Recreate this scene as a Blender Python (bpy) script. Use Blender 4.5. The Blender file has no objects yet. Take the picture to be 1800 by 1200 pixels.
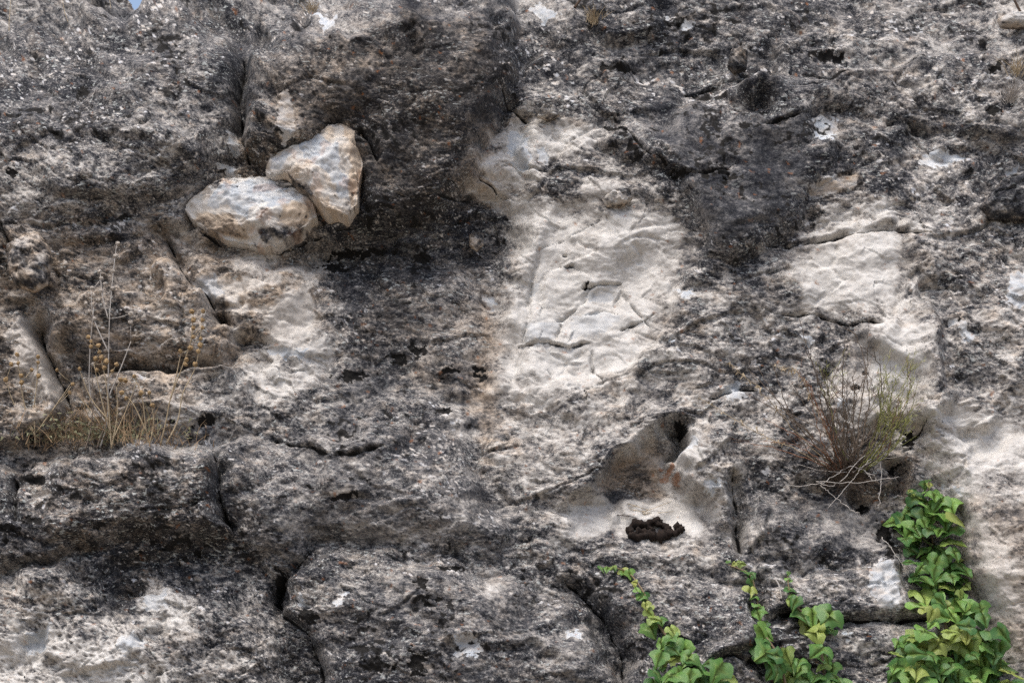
import bpy, math, random
import numpy as np
from mathutils import Vector, Matrix

random.seed(11)
RNG = np.random.default_rng(11)
S = bpy.context.scene
COL = S.collection
F32 = np.float32

# ------------------------------------------------------------------ camera, sky, sun
PITCH, LEAN, LENS, PX = math.radians(9), math.radians(13), 70.0, 0.0019
FOC = 1800 * LENS / 36.0                       # focal length in photo pixels
DIST = FOC * PX                                # metres to the rock on the view axis
CAM = Vector((0, 0, 1.6))
FWD = Vector((0, math.cos(PITCH), math.sin(PITCH)))
UPV = Vector((0, -math.sin(PITCH), math.cos(PITCH)))
ORG = CAM + FWD * DIST
NRM = Vector((0, -math.cos(LEAN), math.sin(LEAN)))     # outward normal of the cliff

cam_d = bpy.data.cameras.new('camera'); cam = bpy.data.objects.new('camera', cam_d); COL.objects.link(cam)
cam.location = CAM; cam.rotation_euler = (math.pi / 2 + PITCH, 0, 0)
cam_d.lens = LENS; cam_d.sensor_width = 36; cam_d.clip_start = 0.05; cam_d.clip_end = 5000
cam_d.dof.use_dof = True; cam_d.dof.focus_distance = DIST - 0.12; cam_d.dof.aperture_fstop = 4.0
S.camera = cam

SUN_EL, SUN_AZ = math.radians(68), math.radians(-28)   # azimuth from behind the camera, negative to its left
w = bpy.data.worlds.new('World'); S.world = w; w.use_nodes = True
nt = w.node_tree; bg = nt.nodes['Background']
sky = nt.nodes.new('ShaderNodeTexSky'); sky.sky_type = 'NISHITA'; sky.sun_disc = False
sdir = Vector((math.sin(SUN_AZ) * math.cos(SUN_EL), -math.cos(SUN_AZ) * math.cos(SUN_EL), math.sin(SUN_EL)))
sky.sun_elevation = SUN_EL; sky.sun_rotation = math.atan2(sdir.x, sdir.y)
sky.air_density = 1.0; sky.dust_density = 5.0; sky.ozone_density = 1.0
nt.links.new(sky.outputs[0], bg.inputs[0]); bg.inputs[1].default_value = 0.12
sun_d = bpy.data.lights.new('sun', 'SUN'); sun = bpy.data.objects.new('sun', sun_d); COL.objects.link(sun)
sun_d.energy = 1.1; sun_d.angle = math.radians(30); sun_d.color = (1, 0.99, 0.975)
sun.rotation_euler = sdir.to_track_quat('Z', 'Y').to_euler()
sun.location = (0, 0, 12)
S.cycles.use_denoising = False; S.render.filter_size = 1.2
S.view_settings.view_transform = 'Standard'; S.view_settings.look = 'None'
S.view_settings.gamma = 1; S.view_settings.use_curve_mapping = False
S.view_settings.exposure = 0.94

# ------------------------------------------------------------------ numpy noise
_P = {}
def _tab(seed):
    if seed not in _P:
        r = np.random.default_rng(1000 + seed)
        a = r.uniform(0, 2 * np.pi, 4096).astype(F32)
        _P[seed] = (r.permutation(4096).astype(np.int32), np.cos(a), np.sin(a), r.random(4096).astype(F32), r.random(4096).astype(F32), r.random(4096).astype(F32))
    return _P[seed]
def pn(x, y, seed=0):
    p, gx, gy = _tab(seed)[:3]
    xf = np.floor(x); yf = np.floor(y)
    xi = xf.astype(np.int32); yi = yf.astype(np.int32)
    fx = (x - xf).astype(F32); fy = (y - yf).astype(F32)
    ux = fx * fx * fx * (fx * (fx * 6 - 15) + 10); uy = fy * fy * fy * (fy * (fy * 6 - 15) + 10)
    h0 = p[xi & 4095]; h1 = p[(xi + 1) & 4095]
    y0 = yi * 37; y1 = y0 + 37
    def g(h, yy, dx, dy):
        k = p[(h + yy) & 4095]
        return gx[k] * dx + gy[k] * dy
    a = g(h0, y0, fx, fy); b = g(h1, y0, fx - 1, fy); c = g(h0, y1, fx, fy - 1); d = g(h1, y1, fx - 1, fy - 1)
    top = a + ux * (b - a); bot = c + ux * (d - c)
    return top + uy * (bot - top)
_g3 = None
def pn3(x, y, z, seed=0):
    p = _tab(seed)[0]
    xi = np.floor(x).astype(np.int32); yi = np.floor(y).astype(np.int32); zi = np.floor(z).astype(np.int32)
    fx = (x - xi).astype(F32); fy = (y - yi).astype(F32); fz = (z - zi).astype(F32)
    sx = fx * fx * (3 - 2 * fx); sy = fy * fy * (3 - 2 * fy); sz = fz * fz * (3 - 2 * fz)
    GX, GY, GZ = G3
    out = 0
    for k in (0, 1):
        wz = sz if k else 1 - sz
        for j in (0, 1):
            hj = (yi + j) * 37 + (zi + k) * 1013; wy_ = (sy if j else 1 - sy) * wz
            for i in (0, 1):
                q = p[(p[(xi + i) & 4095] + hj) & 4095]
                out = out + (GX[q] * (fx - i) + GY[q] * (fy - j) + GZ[q] * (fz - k)) * wy_ * (sx if i else 1 - sx)
    return out
_v = np.random.default_rng(77).normal(size=(3, 4096)); G3 = (_v / np.linalg.norm(_v, axis=0)).astype(F32)
def fbm(x, y, octv=4, seed=0, gain=0.5, lac=2.03):
    s = 0; a = 1.0; t = 0
    for i in range(octv):
        s = s + a * pn(x + 17.3 * i, y - 9.1 * i, seed + i); t += a * a; a *= gain; x = x * lac; y = y * lac
    return s / (math.sqrt(t) * 0.26)            # about unit variance
def ridged(x, y, octv=4, seed=0, gain=0.5):
    s = 0; a = 1.0; t = 0
    for i in range(octv):
        s = s + a * (1 - np.abs(pn(x + 5.7 * i, y + 3.1 * i, seed + i)) * 2.2); t += a; a *= gain; x = x * 2.1; y = y * 2.1
    return s / t
def worley(x, y, seed=0):
    """F1, F2 and, for the nearest cell, a random value and a random tilted plane."""
    p, gx, gy, r1, r2, r3 = _tab(seed)
    xi = np.floor(x).astype(np.int32); yi = np.floor(y).astype(np.int32)
    f1 = np.full(x.shape, 9, F32); f2 = np.full(x.shape, 9, F32); cid = np.zeros(x.shape, np.int32)
    px = np.zeros(x.shape, F32); py = np.zeros(x.shape, F32)
    for j in (-1, 0, 1):
        for i in (-1, 0, 1):
            k = p[(p[(xi + i) & 4095] + (yi + j) * 37) & 4095]
            dx = (xi + i + r1[k] - x).astype(F32); dy = (yi + j + r2[k] - y).astype(F32)
            d = np.sqrt(dx * dx + dy * dy)
            n = d < f1
            f2 = np.where(n, f1, np.minimum(f2, d)); f1 = np.where(n, d, f1)
            cid = np.where(n, k, cid); px = np.where(n, dx, px); py = np.where(n, dy, py)
    return f1, f2, r3[cid], gx[cid] * px + gy[cid] * py
def sstep(a, b, x):
    t = np.clip((x - a) / (b - a), 0, 1); return t * t * (3 - 2 * t)
def rot(u, v, deg, sx, sy):
    c, s = math.cos(math.radians(deg)), math.sin(math.radians(deg))
    return (u * c + v * s) / sx, (-u * s + v * c) / sy

# ------------------------------------------------------------------ the sheet of points over the cliff (photo pixels used as layout units)
def axis(lo, hi, step, far_lo, far_hi):
    core = np.arange(lo, hi + step, step)
    def run(x, sg, far):                       # moderate steps for some way past the frame, then ever longer ones
        out = []; d = step; x0 = x
        while sg * (far - x) > 0:
            d = min(d * 1.10, 6.5) if abs(x - x0) < 620 else d * 1.12
            x += sg * d; out.append(x)
        return out
    a = run(lo, -1, far_lo)[::-1]; out = run(core[-1], 1, far_hi)
    return np.concatenate([a, core, out]).astype(F32)
STEP = 1.75
AU = axis(-24, 1824, STEP, -2400, 4200); AV = axis(-24, 1224, STEP, -1100, 2250)
U, V = np.meshgrid(AU, AV)
SH = U.shape
W1 = fbm(U / 70, V / 70, 3, 1, .45); W2 = fbm(U / 70 + 40, V / 70 + 11, 3, 5, .45)
WU = U + 5.0 * W1; WV = V + 5.0 * W2              # ragged coordinates for outlines

def region(pts, pad):
    xs = [p[0] for p in pts]; ys = [p[1] for p in pts]
    i0, i1 = np.searchsorted(AU, [min(xs) - pad - 22, max(xs) + pad + 22]); j0, j1 = np.searchsorted(AV, [min(ys) - pad - 22, max(ys) + pad + 22])
    return slice(max(j0 - 1, 0), j1 + 1), slice(max(i0 - 1, 0), i1 + 1)
def seg_dist(x, y, a, b):
    dx, dy = b[0] - a[0], b[1] - a[1]; L = dx * dx + dy * dy + 1e-9
    t = np.clip(((x - a[0]) * dx + (y - a[1]) * dy) / L, 0, 1)
    return np.hypot(x - a[0] - t * dx, y - a[1] - t * dy), t
def poly_sd(pts, x, y):
    d = np.full(x.shape, 1e9, F32); ins = np.zeros(x.shape, bool)
    n = len(pts)
    for i in range(n):
        a, b = pts[i], pts[(i + 1) % n]
        d = np.minimum(d, seg_dist(x, y, a, b)[0])
        if a[1] != b[1]:
            c = ((a[1] > y) != (b[1] > y)) & (x < (b[0] - a[0]) * (y - a[1]) / (b[1] - a[1]) + a[0])
            ins ^= c
    return np.where(ins, d, -d)
def P(s): return [tuple(float(q) for q in t.split(',')) for t in s.split()]
def soft(pts, feather=6, warp=1.0):
    """(slice, mask) of a ragged outline"""
    sl = region(pts, feather * 2)
    x = U[sl] + (WU[sl] - U[sl]) * warp; y = V[sl] + (WV[sl] - V[sl]) * warp
    return sl, sstep(-feather, feather, poly_sd(pts, x, y))
def blur(a, k):
    for ax in (0, 1):
        c = np.cumsum(np.pad(a.astype(np.float64), [(k + 1, k) if i == ax else (0, 0) for i in (0, 1)], mode='edge'), ax)
        a = (c[2 * k + 1:] - c[:-(2 * k + 1)] if ax == 0 else c[:, 2 * k + 1:] - c[:, :-(2 * k + 1)]) / (2 * k + 1)
    return a.astype(F32)
H = np.zeros(SH, F32)
def dome(s, h, edge, power=2.0, warp=1.5):
    pts = P(s); sl = region(pts, 10)
    x = U[sl] + (WU[sl] - U[sl]) * warp; y = V[sl] + (WV[sl] - V[sl]) * warp
    t = np.clip(poly_sd(pts, x, y) / edge, 0, 1)
    H[sl] += h * (1 - (1 - t) ** power) ** (1 / power)
def recess(s, h, feather=8, warp=1.0):
    sl, m = soft(P(s), feather, warp); H[sl] -= h * m
def line_d(pts, pad, warp=1.0):
    sl = region(pts, pad); x = U[sl] + (WU[sl] - U[sl]) * warp; y = V[sl] + (WV[sl] - V[sl]) * warp
    d = np.full(x.shape, 1e9, F32); tt = np.zeros(x.shape, F32); n = len(pts) - 1
    for i in range(n):
        q, t = seg_dist(x, y, pts[i], pts[i + 1]); m = q < d
        d = np.where(m, q, d); tt = np.where(m, (i + t) / n, tt)
    return sl, d, tt, x, y
def groove(s, depth, width, warp=1.0, taper=True):
    sl, d, t, x, y = line_d(P(s), width * 3, warp)
    k = np.exp(-(d / width) ** 2)
    if taper: k = k * sstep(0, 0.12, t) * sstep(0, 0.12, 1 - t)
    H[sl] -= depth * k
def ledge(s, h, decay, side=1, sharp=5, warp=1.0):
    """side=1: the rock below the line stands out (a shelf); side=-1: the rock above it does (an overhang). Fades over 'decay'."""
    pts = P(s); xs = np.array([p[0] for p in pts]); ys = np.array([p[1] for p in pts])
    sl = region(pts, decay * 2.6)
    x = U[sl] + (WU[sl] - U[sl]) * warp; y = V[sl] + (WV[sl] - V[sl]) * warp
    dv = (y - np.interp(x, xs, ys)) * side
    k = sstep(-sharp, sharp, dv) * np.exp(-(np.maximum(dv, 0) / decay) ** 1.5)
    span = max(20, (xs[-1] - xs[0]) * 0.16)
    k = k * sstep(-span * .3, span, x - xs[0]) * sstep(-span * .3, span, xs[-1] - x)
    H[sl] += h * k

# ---- large forms
H -= 0.00042 * np.maximum(0, 520 - V) ** 2 * np.where(V < 520, 1, 0)
H += 18 * fbm(U / 420, V / 420, 3, 20)
rim = P('-300,150 0,92 60,72 120,52 160,36 230,18 290,12 330,24 352,40 372,22 410,10 440,8 470,14 540,-30 700,-60')
rx = np.array([p[0] for p in rim]); ry = np.array([p[1] for p in rim])
back = sstep(6, -10, WV - np.interp(WU, rx, ry)) * sstep(640, 500, U) * sstep(-600, -300, U)
H -= 150 * back
dome('-300,165 0,95 60,74 120,55 220,22 300,14 350,30 395,70 426,100 422,180 405,262 384,330 300,398 200,425 -300,440', 85, 170)
dome('428,190 440,112 485,66 560,24 650,-20 800,-60 900,-40 905,60 905,160 862,225 842,300 812,345 745,384 652,396 628,290 600,228 532,268 470,290 432,255', 80, 80, 2.0)
bsl, bm = soft(P('428,190 440,112 485,66 560,24 650,-20 800,-60 900,-40 905,60 905,160 862,225 842,300 812,345 745,384 652,396 628,290 600,228 532,268 470,290 432,255'), 42, .6)
H[bsl] += bm * np.clip(112 - .38 * (V[bsl] - 45), -20, 116)
recess('640,396 745,388 812,350 842,312 905,330 905,420 870,460 760,480 600,480 560,440', 46, 30)
recess('330,420 400,432 500,446 560,420 600,440 560,470 440,466 340,440', 30, 12)
dome('905,-80 1500,-80 1500,60 1300,110 1100,120 980,90 920,40', 30, 90)
dome('1040,235 1110,215 1250,180 1430,180 1480,260 1440,330 1400,400 1300,460 1235,440 1225,380 1190,310 1130,290', 42, 60)
dome('1250,110 1420,140 1600,110 1830,60 1830,240 1700,240 1500,200 1400,180 1280,180', 26, 40)
dome('-200,395 0,395 120,395 270,405 300,440 330,480 400,590 360,640 240,640 130,640 60,540 -200,500', 40, 60)
dome('-200,560 20,556 55,560 90,640 120,720 100,770 -200,800', 36, 22)
dome('60,815 200,790 380,784 396,860 410,945 330,960 250,945 130,960 0,1000 -200,1010 -200,830', 75, 70, 2.2)
dome('392,790 560,770 700,735 790,760 850,850 900,940 870,985 700,975 560,965 480,1010 415,950 398,880', 62, 150)
dome('492,1000 555,965 700,962 860,1000 960,1040 1035,1090 1090,1190 1100,1420 560,1420 552,1150 505,1085', 80, 110)
dome('1030,1035 1100,1000 1230,1010 1320,1050 1340,1140 1250,1165 1230,1300 1120,1300 1090,1120', 45, 70)
dome('-200,1020 0,1005 100,980 200,1045 300,1030 420,1050 500,1140 560,1420 -200,1420', 46, 110)
dome('1335,905 1440,900 1560,930 1590,975 1560,992 1420,995 1330,985', 34, 50)
dome('1330,992 1420,1000 1585,980 1600,1075 1560,1090 1440,1084 1350,1070', 34, 26)
dome('1240,1165 1290,1085 1400,1085 1640,1092 1640,1420 1240,1420', 36, 40)
dome('1620,600 1680,700 1700,800 1850,760 2200,740 2200,1420 1780,1420 1745,1120 1700,1000 1690,900 1600,760', 42, 90)
dome('1690,905 1760,900 1850,930 1850,1200 1790,1190 1740,1080', 22, 60)
recess('560,470 900,400 890,560 860,700 800,740 640,700 570,600', 38, 70)
groove('870,470 862,600 836,700 850,800 885,870 905,920', 24, 46)
# ---- carved panel of the centre
recess('985,355 1110,335 1215,385 1205,470 1150,600 1110,640 900,690 890,640 930,480', 16, 10, .6)
# ---- niche
nm = soft(P('985,905 1010,890 1045,868 1062,845 1095,800 1140,772 1200,738 1216,742 1196,785 1184,815 1196,850 1228,895 1270,925 1296,945 1290,962 1180,958 1090,952 1000,938'), 11, 1.6)
H[nm[0]] -= nm[1] * (8 + 58 * sstep(955, 862, V[nm[0]]) * (.3 + .7 * sstep(990, 1090, U[nm[0]])))
recess('1066,872 1098,812 1150,782 1196,748 1186,792 1166,826 1164,858 1146,874', 26, 15)
groove('1203,748 1190,785 1176,812', 46, 8)
groove('1118,868 1136,876 1152,882', 16, 7, .3)
dome('1182,812 1200,768 1250,748 1300,756 1322,830 1312,900 1292,935 1240,888 1198,846', 40, 60)
groove('1288,820 1294,880 1302,940 1306,972', 36, 9)
dome('1312,870 1335,858 1352,910 1348,960 1312,968', 26, 18)
groove('1040,730 985,735', 0.1, 5)
recess('988,730 1000,728 1008,735 1002,743 990,742', 9, 4, .3)
# ---- carved block on the right
dome('1388,470 1440,426 1530,408 1590,430 1618,500 1560,562 1500,568 1440,552 1385,545', 5, 30)
recess('1385,560 1545,575 1520,640 1450,690 1330,720 1330,640', 16, 30)
dome('1500,600 1560,560 1610,480 1640,560 1650,640 1690,700 1640,760 1610,740 1600,640', 26, 22)
groove('1655,560 1680,630 1720,700', 20, 22)
groove('1330,432 1440,424 1500,412 1560,404 1622,412', 16, 4)
ledge('1620,430 1640,480 1680,560', 10, 30, -1, 4)
# ---- shelves, overhangs, cracks
ledge('120,662 230,656 300,658 400,648 440,636', 42, 110)
ledge('50,808 200,788 300,780 385,780 470,766', 40, 120)
ledge('200,716 260,700 340,712 380,730', 22, 60)
ledge('1400,155 1500,132 1600,116 1700,100 1830,80', 22, 50)
ledge('1180,190 1260,165 1340,140 1420,150', 16, 60)
ledge('900,120 960,90 1050,95 1120,130', 18, 60)
ledge('1430,240 1530,225 1640,240 1800,215', 18, 60)
ledge('1440,700 1560,690 1640,720 1700,760', 16, 60)
ledge('560,690 660,680 760,700 840,720', 16, 90)
ledge('420,880 520,862 640,880 760,870', 14, 70)
ledge('960,985 1080,968 1200,975 1320,968', 22, 60)
ledge('100,250 200,230 300,260 380,300', 16, 70, -1)
ledge('60,330 160,345 260,350 340,330', 18, 60, -1)
ledge('1360,62 1500,58 1650,72 1760,56', 16, 40)
ledge('1060,215 1110,232 1140,272 1170,290', 30, 50, 1, 4)
ledge('1225,105 1250,128 1400,135 1480,130', 14, 40)
ledge('470,768 540,788 610,800 680,788', 18, 60, -1, 3)
ledge('560,868 600,874 660,866', 16, 60, -1, 3)
ledge('760,992 790,1000 830,998', 10, 40, -1, 3)
ledge('340,748 362,740 388,732', 26, 20, -1, 3)
ledge('820,345 860,330 905,345', 20, 40, -1, 4)
ledge('815,318 850,322 880,340', 24, 60, -1, 4)
ledge('1140,292 1200,302 1260,300 1290,282', 16, 50, -1, 3)
ledge('1062,118 1090,128 1115,122', 24, 30, -1, 3)
ledge('1435,95 1470,102 1520,100', 16, 26, -1, 3)
ledge('1350,1070 1440,1085 1560,1090 1650,1082', 24, 60, -1, 4)
ledge('1235,1168 1290,1152 1350,1168 1420,1172', 30, 60, -1, 4)
ledge('1285,400 1330,385 1350,375', 14, 30, -1, 3)
ledge('1300,210 1360,195 1425,190', 12, 40, -1, 3)
groove('376,780 386,845 393,885 412,950', 18, 4)
groove('556,958 500,998 484,1045 502,1082 540,1110 562,1170 570,1230', 30, 6)
groove('486,1010 480,1060 500,1080', 12, 14)
groove('-10,375 14,425 26,470', 40, 7); groove('85,420 95,440', 18, 5); groove('-10,450 10,462 28,490', 26, 6)
groove('285,405 306,448 320,478', 20, 5); groove('330,478 366,522 404,580', 18, 4); groove('368,520 392,545 420,540 428,520', 18, 5)
groove('58,556 82,620 112,690 128,730', 34, 8); groove('62,560 95,600 140,630', 24, 14)
groove('130,640 240,648 330,640 400,636', 22, 9)
groove('632,228 648,250 660,285', 30, 6)
groove('426,95 414,160 424,230', 34, 9)
groove('345,12 380,30 432,70', 20, 8)
groove('28,835 24,890 20,920', 20, 6); groove('20,845 80,850', 22, 7)
groove('985,1005 1020,1040 1062,1085 1085,1130 1100,1200', 30, 20)
groove('1560,805 1580,835 1575,880', 50, 12); groove('1495,870 1515,892 1530,900', 40, 10)
groove('1605,770 1625,750 1632,735', 24, 8)
groove('1225,300 1250,290 1300,285', 14, 4); groove('1060,215 1105,235 1140,280', 18, 6)
groove('880,150 905,180 880,210', 16, 8)
groove('900,210 940,212 985,200', 10, 5)
groove('720,60 735,100', 22, 7); groove('690,60 720,55', 18, 6); groove('860,40 885,90', 14, 8)
groove('130,985 150,1020 158,1060 168,1076', 12, 7); groove('268,965 285,1015', 14, 4)
recess('170,1000 250,972 278,1015 235,1058 195,1072 176,1040', 20, 10)
groove('300,1085 282,1110 245,1130', 16, 6); groove('215,1140 235,1170', 12, 5)
groove('1555,1000 1560,1040 1570,1075', 8, 4)
H = blur(H, 2)
CRK = np.zeros(SH, F32)
def crack(s, depth=14, width=3, dark=.9, warp=.5):
    sl, d, t, x, y = line_d(P(s), 26, warp)
    e = .55 + .45 * fbm(x / 24, y / 24, 2, 191)
    ww_ = width * np.clip(e, .15, 1.6) * sstep(0, .10, t) * sstep(0, .10, 1 - t) + .01
    k = np.exp(-(d / ww_) ** 2); H[sl] -= depth * k; CRK[sl] = np.maximum(CRK[sl], dark * sstep(1.25, .5, d / ww_))
ledge('905,606 940,606 965,600 1000,609 1045,600', 11, 60, -1, 3)
ledge('1020,512 1052,500 1100,497', 7, 40, -1, 3)
ledge('1085,580 1135,560 1150,548', 7, 30, -1, 3)
ledge('985,465 995,469 1012,464', 10, 16, -1, 2)
ledge('980,640 1000,634 1038,628', 6, 28, -1, 2)
groove('1075,545 1095,520 1120,548 1145,575', 6, 3)
groove('1040,500 1030,530 1010,548 970,565', 4, 3)
groove('983,568 978,600', 5, 3)
groove('950,420 936,480 926,540 918,600 905,680', 8, 4)
groove('1200,480 1165,560 1130,630', 6, 5)
groove('1040,615 1046,650', 7, 3)
groove('1060,665 1040,640', 4, 3)
# ---- curved moulding at the panel's upper right
groove('1105,405 1150,395 1200,385', 6, 5, .3)
groove('1112,425 1125,445 1122,465', 6, 4, .3)
groove('1118,418 1135,412 1158,425 1160,445', 4, 4, .3)
ledge('1195,460 1205,462 1225,470', 14, 30, -1, 3)
recess('1200,420 1225,425 1222,480 1200,470', 16, 8)
for a in ('905,607 940,607 965,601 1000,610 1046,600', '1022,513 1052,501 1100,498', '1085,581 1135,561 1152,547', '986,466 996,470 1013,465', '990,446 1000,449'):
    crack(a, 9, 2.4, .65)  # black lines paint the shade under the panel's broken edges
for a in ('1075,545 1095,522 1120,548 1145,577', '1040,500 1030,530 1008,550 970,567', '936,482 928,540 918,604', '1040,612 1048,655', '1060,667 1040,640', '985,568 978,602', '900,668 930,666', '950,655 965,652 970,660',
          '1075,655 1110,643 1150,610', '1000,690 1060,670 1110,650', '940,440 1000,420 1060,380', '1100,360 1130,352 1160,356', '1020,560 1060,548 1090,556'):
    crack(a, 4, 1.5, .45)
for a in ('285,405 306,448 320,478 366,522 404,582', '57,556 82,620 112,690 128,732', '376,780 386,845 393,885 412,950', '428,95 415,165 424,230 442,292', '632,226 648,250 662,290', '1060,215 1108,238 1140,280 1200,303 1258,300 1300,284',
          '1330,433 1440,424 1500,412 1560,404 1645,412', '1240,702 1310,682 1370,692', '1345,1070 1440,1085 1560,1090 1655,1082', '1235,1170 1290,1152 1350,1168 1420,1172', '470,768 540,788 610,800 684,788', '556,958 500,998 484,1045 502,1082 540,1110 562,1170 570,1230',
          '28,835 24,890 20,920', '1286,815 1294,880 1302,940 1308,975', '1380,126 1460,132 1520,128 1640,112', '1395,152 1480,134 1560,120 1740,95', '690,340 745,350 835,345', '840,300 870,335 905,352', '1195,165 1250,150 1310,138', '1335,226 1370,212 1428,192', '880,150 905,188 930,216',
          '0,376 14,425 26,470', '130,642 240,650 330,642 404,636', '985,1005 1020,1040 1062,1085 1085,1130 1100,1200', '350,410 395,432 490,444 560,420 640,398', '1605,772 1624,752 1632,735', '1378,548 1440,554 1500,571 1562,561'):
    crack(a, 12, 2.8, .8)  # dirt in cracks, and shade painted under the right block and overhangs
# ---- weathered middle-scale relief
rough = np.ones(SH, F32)
def smooth_area(s, v, feather=16):
    sl, m = soft(P(s), feather, 2.0); rough[sl] = rough[sl] * (1 - m) + v * m
smooth_area('990,350 1110,330 1210,385 1190,480 1150,590 1100,650 900,700 885,620 930,470', .52)
smooth_area('1390,460 1440,428 1530,410 1590,430 1600,480 1570,530 1480,540 1400,535', .5)
smooth_area('1500,600 1560,570 1605,560 1620,640 1600,690 1500,690', .45)
smooth_area('995,905 1060,872 1110,872 1200,850 1290,940 1180,940 1010,938', .22, 8)
smooth_area('1058,868 1098,808 1180,765 1180,850', .45, 8)
smooth_area('470,540 550,520 555,620 470,640', .4)
smooth_area('1130,210 1420,200 1430,330 1300,430 1240,420 1220,330', .4)
smooth_area('440,190 520,60 700,0 880,0 880,180 800,340 660,390 620,260', .6)
smooth_area('440,800 560,780 760,770 880,900 860,980 560,960 430,930', .6, 60)
smooth_area('560,480 880,480 860,700 600,700', .7, 50)
smooth_area('1310,850 1560,900 1560,970 1330,970', .5)
smooth_area('560,1000 860,1000 1000,1060 1060,1200 580,1200', .75)
smooth_area('1700,760 1830,740 1830,1230 1790,1230 1700,960', .55)
smooth_area('850,540 900,540 890,760 840,760', .5)
X, Y = rot(U, V, -6, 1, 1)
PAST = sstep(260, 30, np.maximum(np.maximum(-U, U - 1800), np.maximum(-V, V - 1200))).astype(F32)
HM = blur(H, 3)
gy_, gx_ = np.gradient(blur(H, 4), AV, AU)
STEEP = (1 / (1 + (np.hypot(gx_, gy_) / .9) ** 2)).astype(F32)
wx = U + 6 * W1; wy = V + 4 * W2
a1, a2, a3, a4 = worley(*rot(wx, wy, -10, 150, 78), seed=31)
b1, b2, b3, b4 = worley(*rot(wx, wy, 24, 62, 34), seed=32)
e1, e2, e3, e4 = worley(*rot(U + 22 * W1, V + 22 * W2, 15, 330, 210), seed=33)
H += blur(26 * e4, 4)
H += STEEP * rough * blur(4 * (a3 - .5) + 11 * a4, 1)
H += STEEP * rough * (- 7 * np.exp(-((a2 - a1) / .05) ** 2) * (fbm(U / 130, V / 130, 2, 77) > 0.2))
H += STEEP * rough * (1.2 * (b3 - .5) + 6.5 * b4)
H += (0.35 + .65 * rough) * 6 * fbm(U / 95, V / 70, 4, 40, .5)
H += rough * 4 * (ridged(*rot(wx, wy, -14, 60, 22), octv=3, seed=50) - .5)

# ---- lie of the grain: three directions blended over the face
lw = sstep(520, 300, U) * sstep(460, 380, V) + sstep(560, 420, U) * sstep(1000, 1080, V)
cw = np.exp(-(((U - 1180) / 260) ** 2 + ((V - 720) / 120) ** 2)) + sstep(1600, 1720, U) * sstep(500, 300, V) * .7
lw = np.clip(lw, 0, 1); cw = np.clip(cw, 0, 1) * (1 - lw)
def p3(u, v, deg, sx, sy, seed):                     # solid noise, so that steep faces are not smeared
    x, y = rot(u, v, deg, sx, sy)
    return pn3(x, y, HM / (.75 * sy), seed)
def grain(deg, seed):
    return (.5 * p3(wx, wy, deg, 42, 15, seed) + .65 * p3(wx, wy, deg + 5, 21, 8, seed + 1) + .95 * p3(wx, wy, deg - 4, 11, 5, seed + 2) + .8 * p3(U, V, deg, 6.5, 3.8, seed + 3)) / (.25 * 1.48)
g1 = grain(5, 60); g2 = grain(29, 66); g3 = grain(-24, 72)
ww = np.sqrt(lw ** 2 + cw ** 2 + (1 - lw - cw) ** 2)
G = (g2 * lw + g3 * cw + g1 * (1 - lw - cw)) / ww
G = G * (.35 + .65 * PAST)
H += STEEP * rough * 0.75 * np.clip(G, -2, 2)
c1, c2, c3, c4 = worley(*rot(U + 9 * W2, V + 9 * W1, 12, 17, 10), seed=90)
c5, c6, c7, _ = worley(*rot(U + 6 * W1, V + 6 * W2, 20, 9, 6), seed=91)
pits = np.maximum(sstep(.52, .1, c1 + .12 * pn(U / 5, V / 4, 92)) * (c3 > .6) * (.4 + .6 * c3), .7 * sstep(.5, .15, c5) * (c7 > .45))
pitd = np.clip(sstep(900, 1000, V) * sstep(620, 500, U) + sstep(420, 330, U - 450) * sstep(420, 380, V) * sstep(430, 460, U) * .8, 0, 1)
H -= rough * pits * (.6 + 2.2 * pitd)

# ------------------------------------------------------------------ how dark the rock is: crusts, plus shade painted in, per 50 px cell, 0 bare .. 9 black
COVER_SHADE = """
555555565564 567666456677 777777666663
666666667666 678877877677 766666555566
676655668666 778888886666 777676555664
767665566666 888888766667 667777666665
767655455656 888885234667 777784776655
444555566864 788862256577 888888874565
345555655555 888844576447 888887875567
445654555555 899977233334 888874345567
645665444368 888787333223 678742214565
656554443435 988666322224 577521124664
545544443435 877645222224 445521124653
545554444424 766654311125 544565523534
636655554435 777653311125 546676413654
645444455445 686653222244 456564213655
545554345556 766654324445 444453223333
555555455666 667654444444 454555432222
666677776665 666664434674 446665553232
767777787666 666666445762 347755564344
887778777756 666666542242 254664456455
754677866667 665666667774 466777764445
334776455685 666655667665 666555546433
334443344566 676766657876 776777645443
223333344577 777677655776 777865445444
232222333568 887687656676 767667766555
"""
CV = np.array([[float(c) for c in r.replace(' ', '')] for r in COVER_SHADE.strip().split('\n')], F32)
CV[0:8, 0:9] += .8; CV[19:24, 0:9] += .9; CV[0:7, 20:29] += .3
def cover_shade_at(u, v):
    x = np.clip(u / 50 - .5, 0, 35 - 1e-3); y = np.clip(v / 50 - .5, 0, 23 - 1e-3)
    x0 = x.astype(np.int32); y0 = y.astype(np.int32); fx = x - x0; fy = y - y0
    fx = fx * fx * (3 - 2 * fx); fy = fy * fy * (3 - 2 * fy)
    a = CV[y0, x0] * (1 - fx) + CV[y0, x0 + 1] * fx; b = CV[y0 + 1, x0] * (1 - fx) + CV[y0 + 1, x0 + 1] * fx
    return a * (1 - fy) + b * fy
cov = cover_shade_at(U + 16 * fbm(U / 60, V / 60, 3, 100), V + 16 * fbm(U / 60, V / 60, 3, 110)) / 9.0
cov = cov + .10 * fbm(U / 60, V / 34, 3, 120, .6) + .055 * fbm(U / 15, V / 8, 3, 124, .7)
FRESH = np.zeros(SH, F32); BROWN = np.zeros(SH, F32); LICH = np.zeros(SH, F32); BLACK = np.zeros(SH, F32); RUST = np.zeros(SH, F32)
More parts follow.
